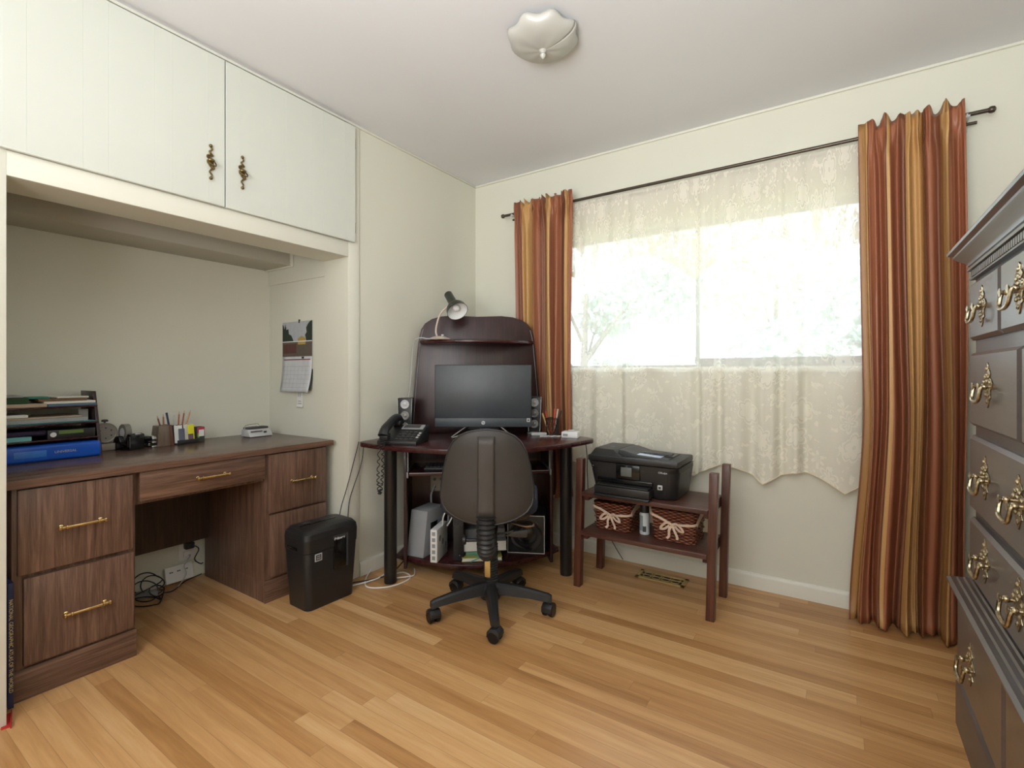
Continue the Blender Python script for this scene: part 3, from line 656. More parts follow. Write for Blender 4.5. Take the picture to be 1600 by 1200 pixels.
# ================================================================ CORNER COMPUTER DESK
CD = (-1.62, 2.12, 0); CR = 40
cd = thing('corner_desk', 'dark mahogany corner computer desk with arched hutch back panel', 'desk', CD, CR)
def arc(xa, ya, xb, yb, bulge, n=16):
    return [(xa+(xb-xa)*i/n, ya+(yb-ya)*i/n - bulge*(1-(2*i/n-1)**2)) for i in range(n+1)]
top = arc(-.635, 0, .635, 0, .325, 24) + [(.63, .05), (.40, .375), (-.40, .375), (-.63, .05)]
top = [(-.636, .02)] + arc(-.625, -.012, .625, -.012, .315, 24) + [(.636, .02), (.625, .055), (.40, .372), (-.40, .372), (-.625, .055)]
MB().prism(top, .715, .740, .005).build('desktop', m_mahog, cd)
for s in (-1, 1):
    l = MB().lathe([(.032, 0), (.032, .002), (.033, .006), (.033, .715)], 32).build('leg', m_blackm, cd); l.location = (s*.472, -.012, 0)
    MB().box((s*.40-.008, .03, .05), (s*.40+.008, .36, .714), .001).build('side_panel', m_mahogv, cd)
MB().box((-.395, .345, .05), (.395, .360, .714)).build('back_panel', m_mahogv, cd)
shelf = arc(-.46, .12, .46, .12, .205, 20) + [(.40, .36), (-.40, .36)]
MB().prism(shelf, .075, .100, .006).build('lower_shelf', m_mahog, cd)
# keyboard tray
tr = MB().box((-.375, -.03, .560), (.375, .28, .577), .003).build('keyboard_tray', m_mahog, cd)
MB().box((-.373, -.036, .562), (.373, -.030, .576), .001).build('front_rail', m_mahog, tr)
MB().box((-.373, -.0365, .574), (.373, -.034, .578), .0005).build('rail_strip', m_grey, tr)
for s in (-1, 1): MB().box((s*.383-.004, -.03, .55), (s*.383+.004, .22, .58), .001).box((s*.383-.003, .0, .58), (s*.383+.003, .02, .714)).build('slide_bracket', m_grey, tr)
# hutch
def hw(z): # half width of the arched panel
    return .40 - .045*((z-.74)/.56)**1.15 if z < 1.30 else .355 - .02*((z-1.30)/.08)
out = [(-hw(.74+.05*i), .74+.05*i) for i in range(12)] + [(-.349, 1.33), (-.338, 1.37), (-.315, 1.405), (-.275, 1.432), (-.22, 1.448), (-.15, 1.455), (-.07, 1.452), (0, 1.449)]
out = out + [(-x, z) for x, z in out[:-1][::-1]]
MB().prism([(x, z) for x, z in out], -.008, .008, .002, mx=T(0, .360, 0, 90, 0, 0)).build('hutch_panel', m_mahogv, cd)
for s in (-1, 1):
    pts = [(s*(abs(x)-.012), .350, z) for x, z in out[:14]]
    MB().tube(pts, .0014, 6).build('edge_strip', m_grey, cd)
hs = arc(-.345, .31, .345, .31, .135, 20) + [(.345, .352), (-.345, .352)]
MB().prism(hs, 1.280, 1.300, .006).build('hutch_shelf', m_mahog, cd)
def dloc(x, y, z=.740):
    c_, s_2 = math.cos(R(CR)), math.sin(R(CR)); return (CD[0]+x*c_-y*s_2, CD[1]+x*s_2+y*c_, z)

# monitor
mo = thing('computer_monitor', 'black wide flat computer monitor on chrome stand on corner desk', 'monitor', (-1.690, 2.243, .740), 33.65)
MB().box((-.276, .0, .056), (.276, .022, .411), .003).build('bezel', m_black, mo)
MB().box((-.272, -.0012, .110), (.272, .0005, .408), .0005).build('screen', M('screen_glass', (52, 58, 64), .42, spec=.7), mo)
MB().box((-.274, -.0016, .058), (.274, .0005, .107), .0005).build('chin', M('chin_plastic', (64, 70, 76), .4), mo)
lg = MB().lathe([(.0105, 0), (.0105, .001)], 28, mx=T(0, -.0016, .081, 90, 0, 0)).build('logo_disc', m_lgrey, mo)
MB().text('hp', .0165, T(0, -.0030, .0825, 90, 0, 0), m_dgrey, ext=.0002).build('logo_letters', m_dgrey, lg)
MB().box((.248, -.0026, .086), (.266, -.0016, .106)).build('sticker', m_lgrey, mo)
MB().box((.2525, -.0030, .091), (.2615, -.0026, .101)).build('sticker_print', m_dgrey, mo)
MB().tube([(-.098, .01, .058), (-.175, -.065, .006), (-.168, -.070, .004), (-.005, .03, .046), (.005, .03, .046), (.168, -.070, .004), (.175, -.065, .006), (.098, .01, .058)], .0042, 10).build('wire_stand', m_silver, mo)
MB().box((-.09, .02, .04), (.09, .06, .32), .006).box((-.1, .03, .006), (.1, .09, .012), .002).box((-.02, .035, .01), (.02, .055, .06), .002).build('rear_mount', m_black, mo)
# speakers
def speaker(loc, rz, label):
    s = thing('desk_speaker', label, 'speaker', loc, rz)
    MB().hexa([(-.036, -.02), (.036, -.02), (.032, .045), (-.032, .045)], [(-.043, -.012), (.043, -.012), (.036, .05), (-.036, .05)], .012, .222, .004).build('cabinet', m_black, s)
    fr = MB(); 
    fr.tube([(-.041, -.0155, .220), (.041, -.0155, .220), (.0345, -.0225, .014), (-.0345, -.0225, .014)], .0026, 6, closed=True).build('trim_frame', m_silver, s)
    for k, z in enumerate((.186, .122, .058)):
        yy = -.0145-.0075*(1-(z-.012)/.21)+.0
        b = MB().lathe([(.0245, 0), (.0255, .003), (.023, .004), (.021, .0015), (.012, .001 if k != 1 else -.004+.005), (.010, .003), (.005, .005), (0, .0055)], 28, mx=T(0, yy, z, 90, 0, 0))
        b.build('driver', m_lgrey if k == 0 else M('cone', (150, 150, 148), .3, .5), s)
    MB().lathe([(.0, 0), (.045, 0), (.045, .005), (.03, .008), (.012, .016), (0, .016)], 28).build('foot', m_grey, s)
    return s
speaker(dloc(-.415, .20), 30, 'small three driver desk speaker standing behind the telephone')
speaker(dloc(.345, .285), 24, 'small three driver desk speaker right of the computer monitor')
# desk lamp
la = thing('desk_lamp', 'dark green gooseneck desk lamp with beige base on hutch shelf', 'lamp', dloc(-.225, .262, 1.300), 34)
m_beige = M('beige_plastic', (206, 190, 176), .4, var=.02)
MB().lathe([(0, 0), (.066, 0), (.068, .003), (.052, .012), (.03, .020), (.0, .024)], 36).build('base', m_beige, la)
MB().cyl((.02, -.02, .02), (.02, -.02, .03), .008).build('switch', m_lgrey, la)
MB().tube(smoothp([(-.015, 0, .02), (-.022, 0, .05), (-.014, 0, .10), (.004, 0, .15), (.03, -.005, .18), (.062, -.012, .205)], 6), .0052, 10).build('gooseneck', m_beige, la)
hm = Matrix.Translation((.112, -.055, .160)) @ Vector((-.42, .62, .72)).to_track_quat('Z', 'Y').to_matrix().to_4x4()
m_lampg = M('dark_green_enamel', (40, 46, 38), .35, bump=.1, scale=200)
sh_ = MB().lathe([(0, .172), (.019, .171), (.025, .163), (.026, .075), (.029, .068), (.045, .052), (.058, .030), (.063, 0), (.0605, 0), (.055, .028), (.043, .048), (.02, .062), (0, .064)], 40, mx=hm).build('shade', m_lampg, la)
MB().lathe([(.0600, .001), (.0545, .0275), (.0425, .0470), (.02, .0605), (0, .0625)], 40, mx=hm, caps=False).build('reflector', m_white, sh_)
MB().sphere(tuple(hm @ Vector((0, 0, .032))), .022, None, sub=3).build('bulb', m_white, sh_)
# lamp cord
lcord = cord('lamp_cord', [dloc(-.245, .22, 1.307), dloc(-.29, .20, 1.302), dloc(-.335, .20, 1.306), dloc(-.372, .27, 1.29), dloc(-.385, .30, 1.22), dloc(-.400, .33, 1.05), dloc(-.418, .333, .90), dloc(-.425, .31, .80), dloc(-.425, .32, .745)], .003, m_lgrey, 'white lamp cord running down the left edge of hutch panel')
attach(lcord, la)
# telephone
ph = thing('desk_telephone', 'black corded desk telephone on left side of corner desk', 'telephone', dloc(-.400, -.035), 24)
def tilt_body(mb, x0_, x1_, y0_, y1_, zf, zb, mat=None, bev=.004):
    t = bmesh.new(); V = [t.verts.new(p) for p in ((x0_, y0_, 0), (x1_, y0_, 0), (x1_, y1_, 0), (x0_, y1_, 0), (x0_, y0_, zf), (x1_, y0_, zf), (x1_, y1_, zb), (x0_, y1_, zb))]
    for f in ((0, 3, 2, 1), (4, 5, 6, 7), (0, 1, 5, 4), (1, 2, 6, 5), (2, 3, 7, 6), (3, 0, 4, 7)): t.faces.new([V[i] for i in f])
    bmesh.ops.bevel(t, geom=list(t.edges), offset=bev, segments=2, profile=.5, affect='EDGES'); return mb.merge(t, mat)
tilt_body(MB(), -.105, .105, -.10, .09, .018, .085).build('base', m_black, ph)
sl = math.atan2(.067, .19)
face = Matrix.Translation((0, -.10, .018)) @ Euler((sl, 0, 0)).to_matrix().to_4x4()
MB().box((-.025, .135, .001), (.095, .185, .008), .002, mx=face).build('display_surround', m_grey, ph)
MB().box((-.015, .142, .0078), (.075, .178, .0092), .0005, mx=face).build('display', m_dgrey, ph)
kb = MB()
for i in range(4):
    for j in range(4): kb.box((-.018+j*.026, .020+i*.026, .001), (.0+j*.026, .034+i*.026, .0045), .001, mx=face)
kb.build('keys', m_dgrey, ph)
kb = MB()
for i in range(3): kb.box((.088, .04+i*.024, .001), (.100, .052+i*.024, .0045), .001, mx=face)
kb.build('side_keys', m_lgrey, ph)
hsx = -.068
sec = smoothp([(hsx, -.105, .045), (hsx, -.085, .075), (hsx, -.03, .098), (hsx, .03, .118), (hsx, .08, .120), (hsx, .105, .095)], 4)
hb = MB().tube(sec, [.021+.007*abs(i/(len(sec)-1)*2-1)**2 for i in range(len(sec))], 14); hb.box((hsx-.024, .060, .078), (hsx+.024, .108, .110), .01); hb.box((hsx-.024, -.105, .018), (hsx+.024, -.06, .06), .01)
hb.build('handset', m_black, ph)
hx = []
p0 = Vector(dloc(-0.491, -0.119, 0.765)); p1 = Vector(dloc(-0.504, -0.159, 0.753)); p2 = Vector(dloc(-0.511, -0.170, 0.600)); p3 = Vector(dloc(-0.506, -0.167, 0.510)); p4 = Vector(dloc(-0.498, -0.159, 0.530)); p5 = Vector(dloc(-0.491, -0.156, 0.620)); p6 = Vector(dloc(-0.488, -0.154, 0.745)); p7 = Vector(dloc(-0.466, -0.124, 0.750))
path = smoothp([p0, p1, p2, p3, p4, p5, p6, p7], 24)
for i, p in enumerate(path): a = i*1.25; hx.append(p+Vector((.0065*math.cos(a), .0065*math.sin(a), .0035*math.cos(a*.5))))
MBc = MB().tube(smoothp(hx, 3), .0024, 5)
cc = one('handset_cord', MBc, m_black, 'curly black handset cord hanging over the left desk edge', 'cord')

attach(cc, ph)
# items right side of desk
pc = thing('pencil_cup', 'dark wire mesh pencil cup in front of right drape', 'pencil cup', dloc(.433, .175), 0)
mc = MB()
for k in range(22):
    a = 2*math.pi*k/22; mc.tube([(.036*math.cos(a), .036*math.sin(a), .002), (.040*math.cos(a+.5), .040*math.sin(a+.5), .10)], .0011, 4)
    mc.tube([(.036*math.cos(a), .036*math.sin(a), .002), (.040*math.cos(a-.5), .040*math.sin(a-.5), .10)], .0011, 4)
mc.build('mesh_wall', m_blackm, pc)
MB().tube([(.041*math.cos(R(t)), .041*math.sin(R(t)), .10) for t in range(0, 360, 15)], .003, 6, closed=True).lathe([(0, 0), (.037, 0), (.037, .004), (0, .004)], 24).build('rim', m_blackm, pc)
px, py, pz = pc.location
for q, (dx, dy, tx, ty, L, col_, lb) in enumerate(((-.01, 0, 3, -14, .14, (190, 60, 50), 'red pen leaning left in the mesh pencil cup'), (.0, .01, -2, 3, .15, (206, 80, 60), 'orange red pen standing upright in the mesh cup'),
        (.01, 0, 4, 12, .155, (214, 200, 180), 'cream pen leaning right in the mesh pencil cup'), (.012, -.01, -6, 17, .15, (40, 40, 42), 'black pen leaning furthest right in mesh cup'), (-.015, -.01, 6, -18, .13, (200, 170, 110), 'tan pencil leaning furthest left in mesh cup'))):
    m = M('pen_body', col_, .35)
    one('pen', MB().lathe([(.0015, 0), (.004, .01), (.004, L-.005), (.0035, L)], 10).lathe([(.0048, L-.03), (.0048, L)], 10), m, lb, 'pen', (px+dx, py+dy, pz+.004), rot=(R(tx), R(ty), 0))
wr = thing('white_device', 'small white box device with buttons at right end of desk', 'router', dloc(.522, .078), 14)
MB().hexa([(-.05, -.035), (.045, -.035), (.045, .04), (-.05, .04)], [(-.048, -.033), (.043, -.033), (.043, .038), (-.048, .038)], 0, .032, .003).build('housing', m_white, wr)
MB().lathe([(.02, 0), (.02, .006), (.014, .009), (0, .009)], 24, mx=T(.0, .005, .032)).build('dial', m_lgrey, wr)
MB().box((-.04, -.0362, .008), (-.012, -.035, .022)).build('port_panel', m_grey, wr)
one('card_reader', MB().box((-.045, -.02, 0), (.045, .02, .016), .003), m_lgrey, 'flat silver box in front of the right speaker foot', 'box', dloc(.352, .185), 40)
ch = MB()
for i in range(16): ch.sphere((-.055+.0075*i, .006*math.sin(i*1.3), .004), .0045, sub=1)
one('bead_string', ch, m_white, 'string of white beads lying in front of the mesh pencil cup', 'beads', dloc(.405, .10), 36)
# keyboard
kbd = thing('keyboard', 'dark keyboard on the pull-out tray behind the chair back', 'keyboard', dloc(-.10, .08, .577), CR)
MB().box((-.20, -.06, 0), (.22, .07, .016), .004).build('housing', m_black, kbd)
kb = MB()
for r_ in range(5):
    for c_ in range(20): kb.box((-.192+c_*.0205, -.052+r_*.023, .016), (-.175+c_*.0205, -.034+r_*.023, .022), .001, seg=1)
kb.build('keycaps', m_dgrey, kbd)
# adapter on back panel
pa = thing('surge_adapter', 'beige plug-in surge adapter under the keyboard tray', 'adapter', dloc(-.235, .343, .40), CR)
MB().box((-.045, -.045, 0), (.045, 0, .10), .006).build('housing', M('beige_grey', (140, 134, 118), .5), pa)
sb = MB()
for i, (a, b_) in enumerate(((-.02, .03), (.02, .03), (-.02, .072), (.02, .072))): sb.lathe([(.009, 0), (.009, .001)], 14, mx=T(a, -.045, b_, 90, 0, 0))
sb.build('sockets', m_dgrey, pa)
cord('loose_cable', [dloc(-.255, .292, .44), dloc(-.275, .27, .38), dloc(-.262, .25, .30), dloc(-.22, .22, .24), dloc(-.18, .20, .22), dloc(-.17, .19, .30)], .006, m_grey, 'thick grey cable drooping from the surge adapter to the shelf')

# ---------------- on the lower shelf
ZS = .100
gb = thing('grey_subwoofer', 'grey wedge shaped speaker box at left of the lower shelf', 'speaker', (-1.945, 2.055, ZS), 8)
MB().hexa([(-.055, -.115), (.055, -.115), (.055, .09), (-.055, .09)], [(-.055, -.075), (.055, -.075), (.055, .09), (-.055, .09)], 0, .245, .005).build('cabinet', m_grey, gb)
MB().box((.0552, -.045, .13), (.0565, .02, .175), .0005).build('panel', m_blackg, gb)
MB().lathe([(.006, 0), (.006, .002)], 12, mx=T(.0555, .035, .155, 0, 90, 0)).build('indicator', M('blue_dot', (70, 110, 190), .4), gb)
pw = thing('outlet_strip', 'white outlet strip standing on edge in front of grey speaker', 'power strip', (-1.812, 2.000, ZS), 22)
MB().box((-.02, -.07, 0), (.02, .10, .175), .005).build('housing', m_white, pw)
sb = MB()
for i in range(5): sb.box((-.009, -.0712, .015+i*.032), (.009, -.0700, .035+i*.032), .0003)
for i in range(3): sb.lathe([(.016, 0), (.016, .001)], 18, mx=T(.0201, -.03+.045*i, .12-.03*i, 0, 90, 0))
sb.build('sockets', m_grey, pw)
cord('loose_cable', [(-1.80, 2.02, .27), (-1.79, 2.02, .33), (-1.775, 2.05, .37), (-1.765, 2.07, .34), (-1.78, 2.06, .29), (-1.775, 2.03, .275)], .004, m_white, 'white cord looped above the outlet strip on the lower shelf')
tw = thing('modem_tower', 'slim black upright modem beside the outlet strip', 'modem', (-1.735, 2.085, ZS), 35)
MB().box((-.028, -.07, 0), (.030, .09, .235), .006).build('case', m_black, tw)
gv = MB()
for i in range(7): gv.box((-.026+i*.008, -.0735, .19), (-.022+i*.008, -.0695, .232))
gv.build('vents', m_dgrey, tw)
MB().sphere((.008, -.0705, .03), .002).build('indicator', m_white, tw)
# books pile
def shelfbook(name, label, cat, lx, ly, w, d, z, h, cover, rz=0, pages=True):
    t = thing(name, label, cat, dloc(lx, ly, z), CR+rz)
    if pages:
        MB().box((-w/2, -d/2, 0), (w/2, d/2, .0025), .0005, seg=1).box((-w/2, -d/2, h-.0025), (w/2, d/2, h), .0005, seg=1).box((-w/2, d/2-.003, 0), (w/2, d/2, h)).build('cover', cover, t)
        MB().box((-w/2+.003, -d/2+.001, .0026), (w/2-.003, d/2-.004, h-.0026)).build('pages', m_paper, t)
    else:
        MB().box((-w/2, -d/2, 0), (w/2, d/2, h), .001, seg=1).build('cover', cover, t)
    return t
shelfbook('green_magazine', 'green and yellow magazine at the bottom of lower shelf pile', 'magazine', .01, .06, .215, .20, ZS+.0, .02, fabric('yellow_green', (170, 168, 84)))
tm = thing('teal_leaflet', 'curling teal leaflet hanging off the lower shelf edge', 'leaflet', dloc(-.075, -.045, ZS+.0205), CR)
o = MB().grid(lambda u, v: (.14*u, .10*v-.0, -.03*(1-v)**2*(1-u)**1.0*1.2+.013*math.sin(u*3)*(1-v)+.001), 10, 10).build('sheet', fabric('teal_leaf', (96, 156, 138)), tm); so = o.modifiers.new('s', 'SOLIDIFY'); so.thickness = .0012; so.offset = 1
MB().box((.0, .04, 0), (.17, .14, .018), .002).build('folded_part', fabric('teal_leaf2', (104, 150, 120)), tm)
shelfbook('thick_book', 'thick book with grey cover on the lower shelf pile', 'book', .025, .085, .24, .19, ZS+.042, .055, fabric('grey_cover', (120, 122, 122)), 0)
shelfbook('grey_box', 'flat grey box on top of the thick lower shelf book', 'box', .03, .12, .22, .16, ZS+.098, .05, fabric('grey_box_card', (104, 106, 108)), 0, False)
# framed disc speaker
fs = thing('floor_subwoofer', 'black square subwoofer with white outline at right of lower shelf', 'speaker', dloc(.258, .045, ZS+.0), CR-14)
MB().box((-.105, .0, 0), (.105, .20, .215), .008).build('cabinet', m_black, fs)
MB().tube([(-.102, -.001, .004), (.102, -.001, .004), (.102, -.001, .211), (-.102, -.001, .211)], .0028, 6, closed=True).build('outline_trim', m_white, fs)
MB().lathe([(.092, 0), (.094, .006), (.088, .008), (.06, .0015), (.028, .0012), (.02, .006), (0, .009)], 44, mx=T(0, 0, .108, 90, 0, 0)).build('cone', m_blackg, fs)
cord('loose_cable', [dloc(.10, .28, .42), dloc(.20, .26, .36), dloc(.30, .24, .315), dloc(.385, .22, .295)], .003, m_lgrey, 'pale cord sagging behind the chair to the right desk panel')
# floor cords
cord('loose_cable', [(-2.155, 1.83, .02), (-2.11, 1.76, .004), (-2.04, 1.70, .004), (-1.985, 1.705, .004), (-1.93, 1.76, .004), (-1.91, 1.84, .004), (-1.93, 1.91, .004), (-2.0, 1.93, .004), (-2.03, 1.88, .004), (-2.0, 1.84, .005), (-1.95, 1.86, .012), (-1.925, 1.93, .006), (-1.99, 2.0, .005)], .0035, m_white, 'white cord looping on floor round left leg of corner desk')
cord('loose_cable', [(-2.10, 1.66, .004), (-2.06, 1.73, .010), (-2.05, 1.82, .012), (-2.09, 1.92, .03), (-2.12, 2.02, .06)], .0035, m_white, 'white cord running along the baseboard behind left desk leg')
cord('loose_cable', [(-2.13, 1.67, .006), (-2.07, 1.76, .008), (-2.03, 1.86, .014), (-2.06, 1.97, .03), (-2.08, 2.05, .05)], .0035, m_bronze, 'dark cord on floor between shredder and left desk leg')
cord('loose_cable', [(-2.15, 1.745, .735), (-2.160, 1.71, .60), (-2.162, 1.67, .48), (-2.162, 1.64, .40), (-2.162, 1.62, .30)], .0022, m_black, 'thin black wire falling from corner desk behind shredder, left one')
cord('loose_cable', [(-2.15, 1.78, .735), (-2.158, 1.77, .62), (-2.160, 1.72, .50), (-2.160, 1.69, .42), (-2.160, 1.68, .30)], .0022, m_black, 'thin black wire falling from corner desk behind shredder, right one')
cord('loose_cable', [dloc(.60, .06, .714), dloc(.615, .10, .68), dloc(.64, .17, .60), dloc(.66, .24, .48), dloc(.70, .30, .30), (-1.10, 2.73, .10), (-1.05, 2.74, .02)], .0025, m_black, 'black cord dropping from right tip of corner desk to floor')

# ================================================================ OFFICE CHAIR
oc = thing('office_chair', 'black swivel office chair seen from behind, at corner desk', 'office chair', (-1.352, 1.852, 0), 31)
ci = math.cos(R(-31)); 
MB().lathe([(.046, .062), (.050, .075), (.050, .118), (.040, .128), (.034, .13)], 32).build('hub', m_black, oc)
def chair_leg():
    b = MB(); st = [(0, .116, .034, .030), (.08, .112, .028, .026), (.18, .102, .023, .022), (.27, .088, .020, .018), (.285, .082, .017, .015)]
    t = bmesh.new(); rings = []
    for x, z, w, h in st: rings.append([t.verts.new((x, yy*w, z+zz*h)) for yy, zz in ((-1, -1), (-.75, .4), (-.4, .75), (.4, .75), (.75, .4), (1, -1))])
    for a, b_ in zip(rings, rings[1:]):
        for i in range(6): t.faces.new((a[i], a[(i+1) % 6], b_[(i+1) % 6], b_[i]))
    t.faces.new(rings[0]); t.faces.new(rings[-1][::-1]); bmesh.ops.recalc_face_normals(t, faces=t.faces)
    b.merge(t); b.cyl((.272, 0, .052), (.272, 0, .088), .012); return b
def caster():
    b = MB()
    for s in (-1, 1): b.lathe([(0, 0), (.018, 0), (.024, .003), (.026, .008), (.026, .018), (.022, .022), (0, .022)], 24, mx=T(0, s*.004+(0 if s > 0 else 0), .026, 90 if s < 0 else -90, 0, 0))
    return b
for k in range(5):
    a = 22+72*k-31
    l = chair_leg().build('leg', m_black, oc); l.rotation_euler = (0, 0, R(a))
    cs_ = MB().prism([(-.030, .022), (-.024, .022), (-.018, .034), (.018, .034), (.024, .022), (.030, .030), (.028, .046), (.014, .060), (-.014, .060), (-.028, .046)], -.025, .025, .003, mx=T(0, 0, 0, 90, 0, 0)).build('caster', m_black, oc)
    cs_.location = (.272*math.cos(R(a)), .272*math.sin(R(a)), 0); cs_.rotation_euler = (0, 0, R(a+[70, 150, 20, 100, 60][k]))
    w_ = caster().build('wheel', m_blackg, cs_)
def bellows(n, r, z0_, z1_, amp):
    pr = []
    for i in range(n):
        za = z0_+(z1_-z0_)*i/n; dz = (z1_-z0_)/n
        pr += [(r-amp, za), (r, za+dz*.3), (r, za+dz*.6), (r-amp, za+dz*.98)]
    return pr
MB().lathe(bellows(15, .034, .128, .315, .006), 32).build('column_cover', m_black, oc)
MB().box((-.10, -.08, .425), (.10, .12, .458), .008).box((-.035, -.19, .375), (.035, .05, .405), .008).lathe([(.03, .31), (.03, .41)], 20).build('mechanism', m_black, oc)
lbx = MB().grid(lambda u, v: (.0345*math.sin(R(-48+50*u)), -.0345*math.cos(R(-48+50*u)), .165+.095*v), 8, 1).build('sticker', M('yellow_label', (214, 176, 110), .5), oc)
so = lbx.modifiers.new('s', 'SOLIDIFY'); so.thickness = .001; so.offset = 1
# back bar bellows: from behind shell down, curving under the seat
def bell_path():
    ctr = smoothp([(0, -.222, .500), (0, -.222, .44), (0, -.214, .385), (0, -.19, .345), (0, -.15, .328)], 15); return ctr
cp = bell_path(); rr = [(.041, .041, .036, .033, .036)[i % 5] for i in range(len(cp))]
bb_ = MB().tube(cp, rr, 20).build('back_bar_cover', m_black, oc)
MB().box((-.03, -.17, .335), (.03, .0, .38), .006).build('back_bar', m_black, oc)
# seat
st = MB(); 
st.prism(rrect(-.218, .218, -.17, .25, .09, 8), .482, .552, .022).build('seat', m_seat, oc)
MB().hexa(rrect(-.17, .17, -.14, .2, .08, 8), rrect(-.208, .208, -.16, .24, .09, 8), .455, .483, .004).build('seat_pan', m_chairb, oc)
# backrest shell
pr = [(0, .20), (.008, .60), (.03, .78), (.075, .93), (.14, 1.0), (.24, 1.0), (.40, .965), (.60, .90), (.78, .82), (.88, .72), (.95, .54), (.985, .30), (1.0, .0)]
pr = [(0, .0), (.006, .22), (.025, .42), (.06, .64), (.12, .85), (.20, .965), (.29, 1.0), (.40, .985), (.60, .92), (.76, .83), (.86, .73), (.93, .58), (.975, .38), (.995, .15), (1.0, .0)]
def halfw(v):
    for (a, wa), (b_, wb2) in zip(pr, pr[1:]):
        if v <= b_: return (wa+(wb2-wa)*(v-a)/(b_-a))*.200
    return 0
Z0, Z1 = .462, .862
def bfn(side):
    def f(u, v):
        vv = .5-.5*math.cos(math.pi*v); w_ = max(halfw(vv), .0005); x = (2*u-1)*w_; z = Z0+(Z1-Z0)*vv
        e = max(0, 1-(2*u-1)**4)*max(0, 1-abs(2*vv-1)**6)
        y = -.205-.03*((vv-.35)**2) + .45*x*x*1.6 + .02*(vv-.4)
        return (x, y + (-.012*e if side == 0 else .052*e), z)
    return f
b = MB(); b.grid(bfn(0), 26, 34); o = b.build('backrest_shell', m_chairb, oc, 60)
b = MB(); b.grid(bfn(1), 26, 34); b.build('backrest_cushion', m_seat, oc, 60)
pts = []
for i in range(35):
    vv = .5-.5*math.cos(math.pi*i/34); pts.append(Vector(bfn(0)(1, i/34)))
for i in range(34, -1, -1): pts.append(Vector(bfn(0)(0, i/34)))
MB().tube([p+Vector((0, .004, 0)) for p in pts], .006, 8, closed=True).build('edge_piping', m_black, oc)
def spn(u, v):
    z = .492+(.835-.492)*v; vv = (z-Z0)/(Z1-Z0); x = (2*u-1)*.036; y = -.205-.03*((vv-.35)**2)+.02*(vv-.4)
    return (x, y-.016-.006*math.cos((2*u-1)*1.2)*(1-max(0, v-.75)*3.6), z)
o = MB().grid(spn, 8, 10).build('spine', M('spine_plastic', (66, 60, 55), .5), oc, 50); so = o.modifiers.new('s', 'SOLIDIFY'); so.thickness = .006
# lever and knob
MB().tube(smoothp([(.02, -.10, .385), (.07, -.10, .392), (.11, -.10, .402)], 4), .005).prism([(.07, .380), (.11, .400), (.165, .408), (.172, .404), (.172, .378), (.165, .374), (.12, .376)], -.006, .006, .002, mx=T(0, -.10, 0, 90, 0, 0)).build('lever', m_chairb, oc)
MB().cyl((-.035, -.14, .372), (-.10, -.14, .372), .006).lathe([(.0, 0), (.018, 0), (.020, .004), (.020, .010), (.018, .014), (0, .014)], 20, mx=T(-.11, -.14, .372, 0, 90, 0)).build('knob', m_black, oc)
MB().tube(smoothp([(.10, .0, .41), (.16, -.03, .405), (.20, -.05, .415)], 4), .008).build('seat_lever', m_silver, oc)

# ================================================================ PRINTER TABLE
tb = thing('printer_table', 'two shelf dark stained wooden table with tall corner posts', 'table', (-1.134, 2.308, 0))
for (x, y, zt) in ((0, 0, .662), (.652, 0, .658), (.652, .285, .655), (0, .285, .655)):
    l = MB().hexa([(0, 0), (.036, 0), (.036, .04), (0, .04)], [(.016, 0), (.052, 0), (.052, .04), (.016, .04)], 0, zt, .002).build('leg', m_cherry, tb); l.location = (x-.016, y-.006, 0)
for z in (.473, .273):
    dx = .016*z/.66
    s = MB().box((dx-.0+.020, -.012, z), (.636+dx, .322, z+.022), .002).build('shelf', m_shelfw, tb)
    for a in (.0205, .611): MB().box((dx+a, .02, z-.026), (dx+a+.0245, .30, z), .001).build('cleat', m_shelfw, tb)
# printer
pn = thing('printer', 'black all-in-one inkjet printer with document feeder on table top shelf', 'printer', (-1.078, 2.322, .495))
def front(w0, w1, d, cut, n=8):
    o_ = []
    for i in range(n+1):
        t_ = i/n; a = R(90*t_); o_.append((w0+cut*(1-math.sin(a)), cut*.5*(1-math.cos(a))*1.0))
    return o_
def body_outline(ins, yb=.285, c=.07):
    L_ = ins; Rr = .455-ins; pts = []
    for i in range(7): a = R(180+90*i/6); pts.append((L_+c+c*math.cos(a), c*.7+c*.7*math.sin(a)))
    for i in range(7): a = R(270+90*i/6); pts.append((Rr-c+c*math.cos(a), c*.7+c*.7*math.sin(a)))
    return pts+[(Rr, yb), (L_, yb)]
bo0, bo1 = body_outline(.02, c=.06), body_outline(.0, c=.07)
bo0 = [(x, y+.03 if y < .2 else y) for x, y in bo0]
MB().hexa(bo0, bo1, 0.004, .135, .003).hexa(bo1, body_outline(0, c=.03), .135, .160).build('body', m_black, pn)
MB().box((.03, .06, 0), (.42, .26, .004)).build('feet', m_dgrey, pn)
lid = MB().box((.0, -.002, .163), (.455, .285, .192), .006).build('scanner_lid', m_black, pn)
fd = MB().hexa([(.01, .0), (.18, .0), (.18, .278), (.01, .278)], [(.02, .05), (.13, .03), (.15, .278), (.02, .278)], .190, .222, .004).build('document_feeder', m_black, pn)
MB().prism([(.16, .190), (.40, .190), (.40, .196), (.25, .204), (.18, .222), (.15, .222)], -.25, -.04, .002, mx=T(0, 0, 0, 90, 0, 0)).build('feeder_tray', m_dgrey, pn)
MB().box((.26, .10, .205), (.40, .14, .212), .002).box((.24, .10, .196), (.27, .14, .210), .002).build('paper_guide', m_dgrey, pn)
pf = thing('printed_sheet', 'printed bluish paper lying in the printer document feeder', 'paper', (-1.078+.19, 2.322+.05, .495+.2075), rot=(0, R(3), 0))
MB().box((0, 0, 0), (.17, .12, .0012)).build('sheet', M('pale_blue_paper', (206, 218, 236), .5), pf)
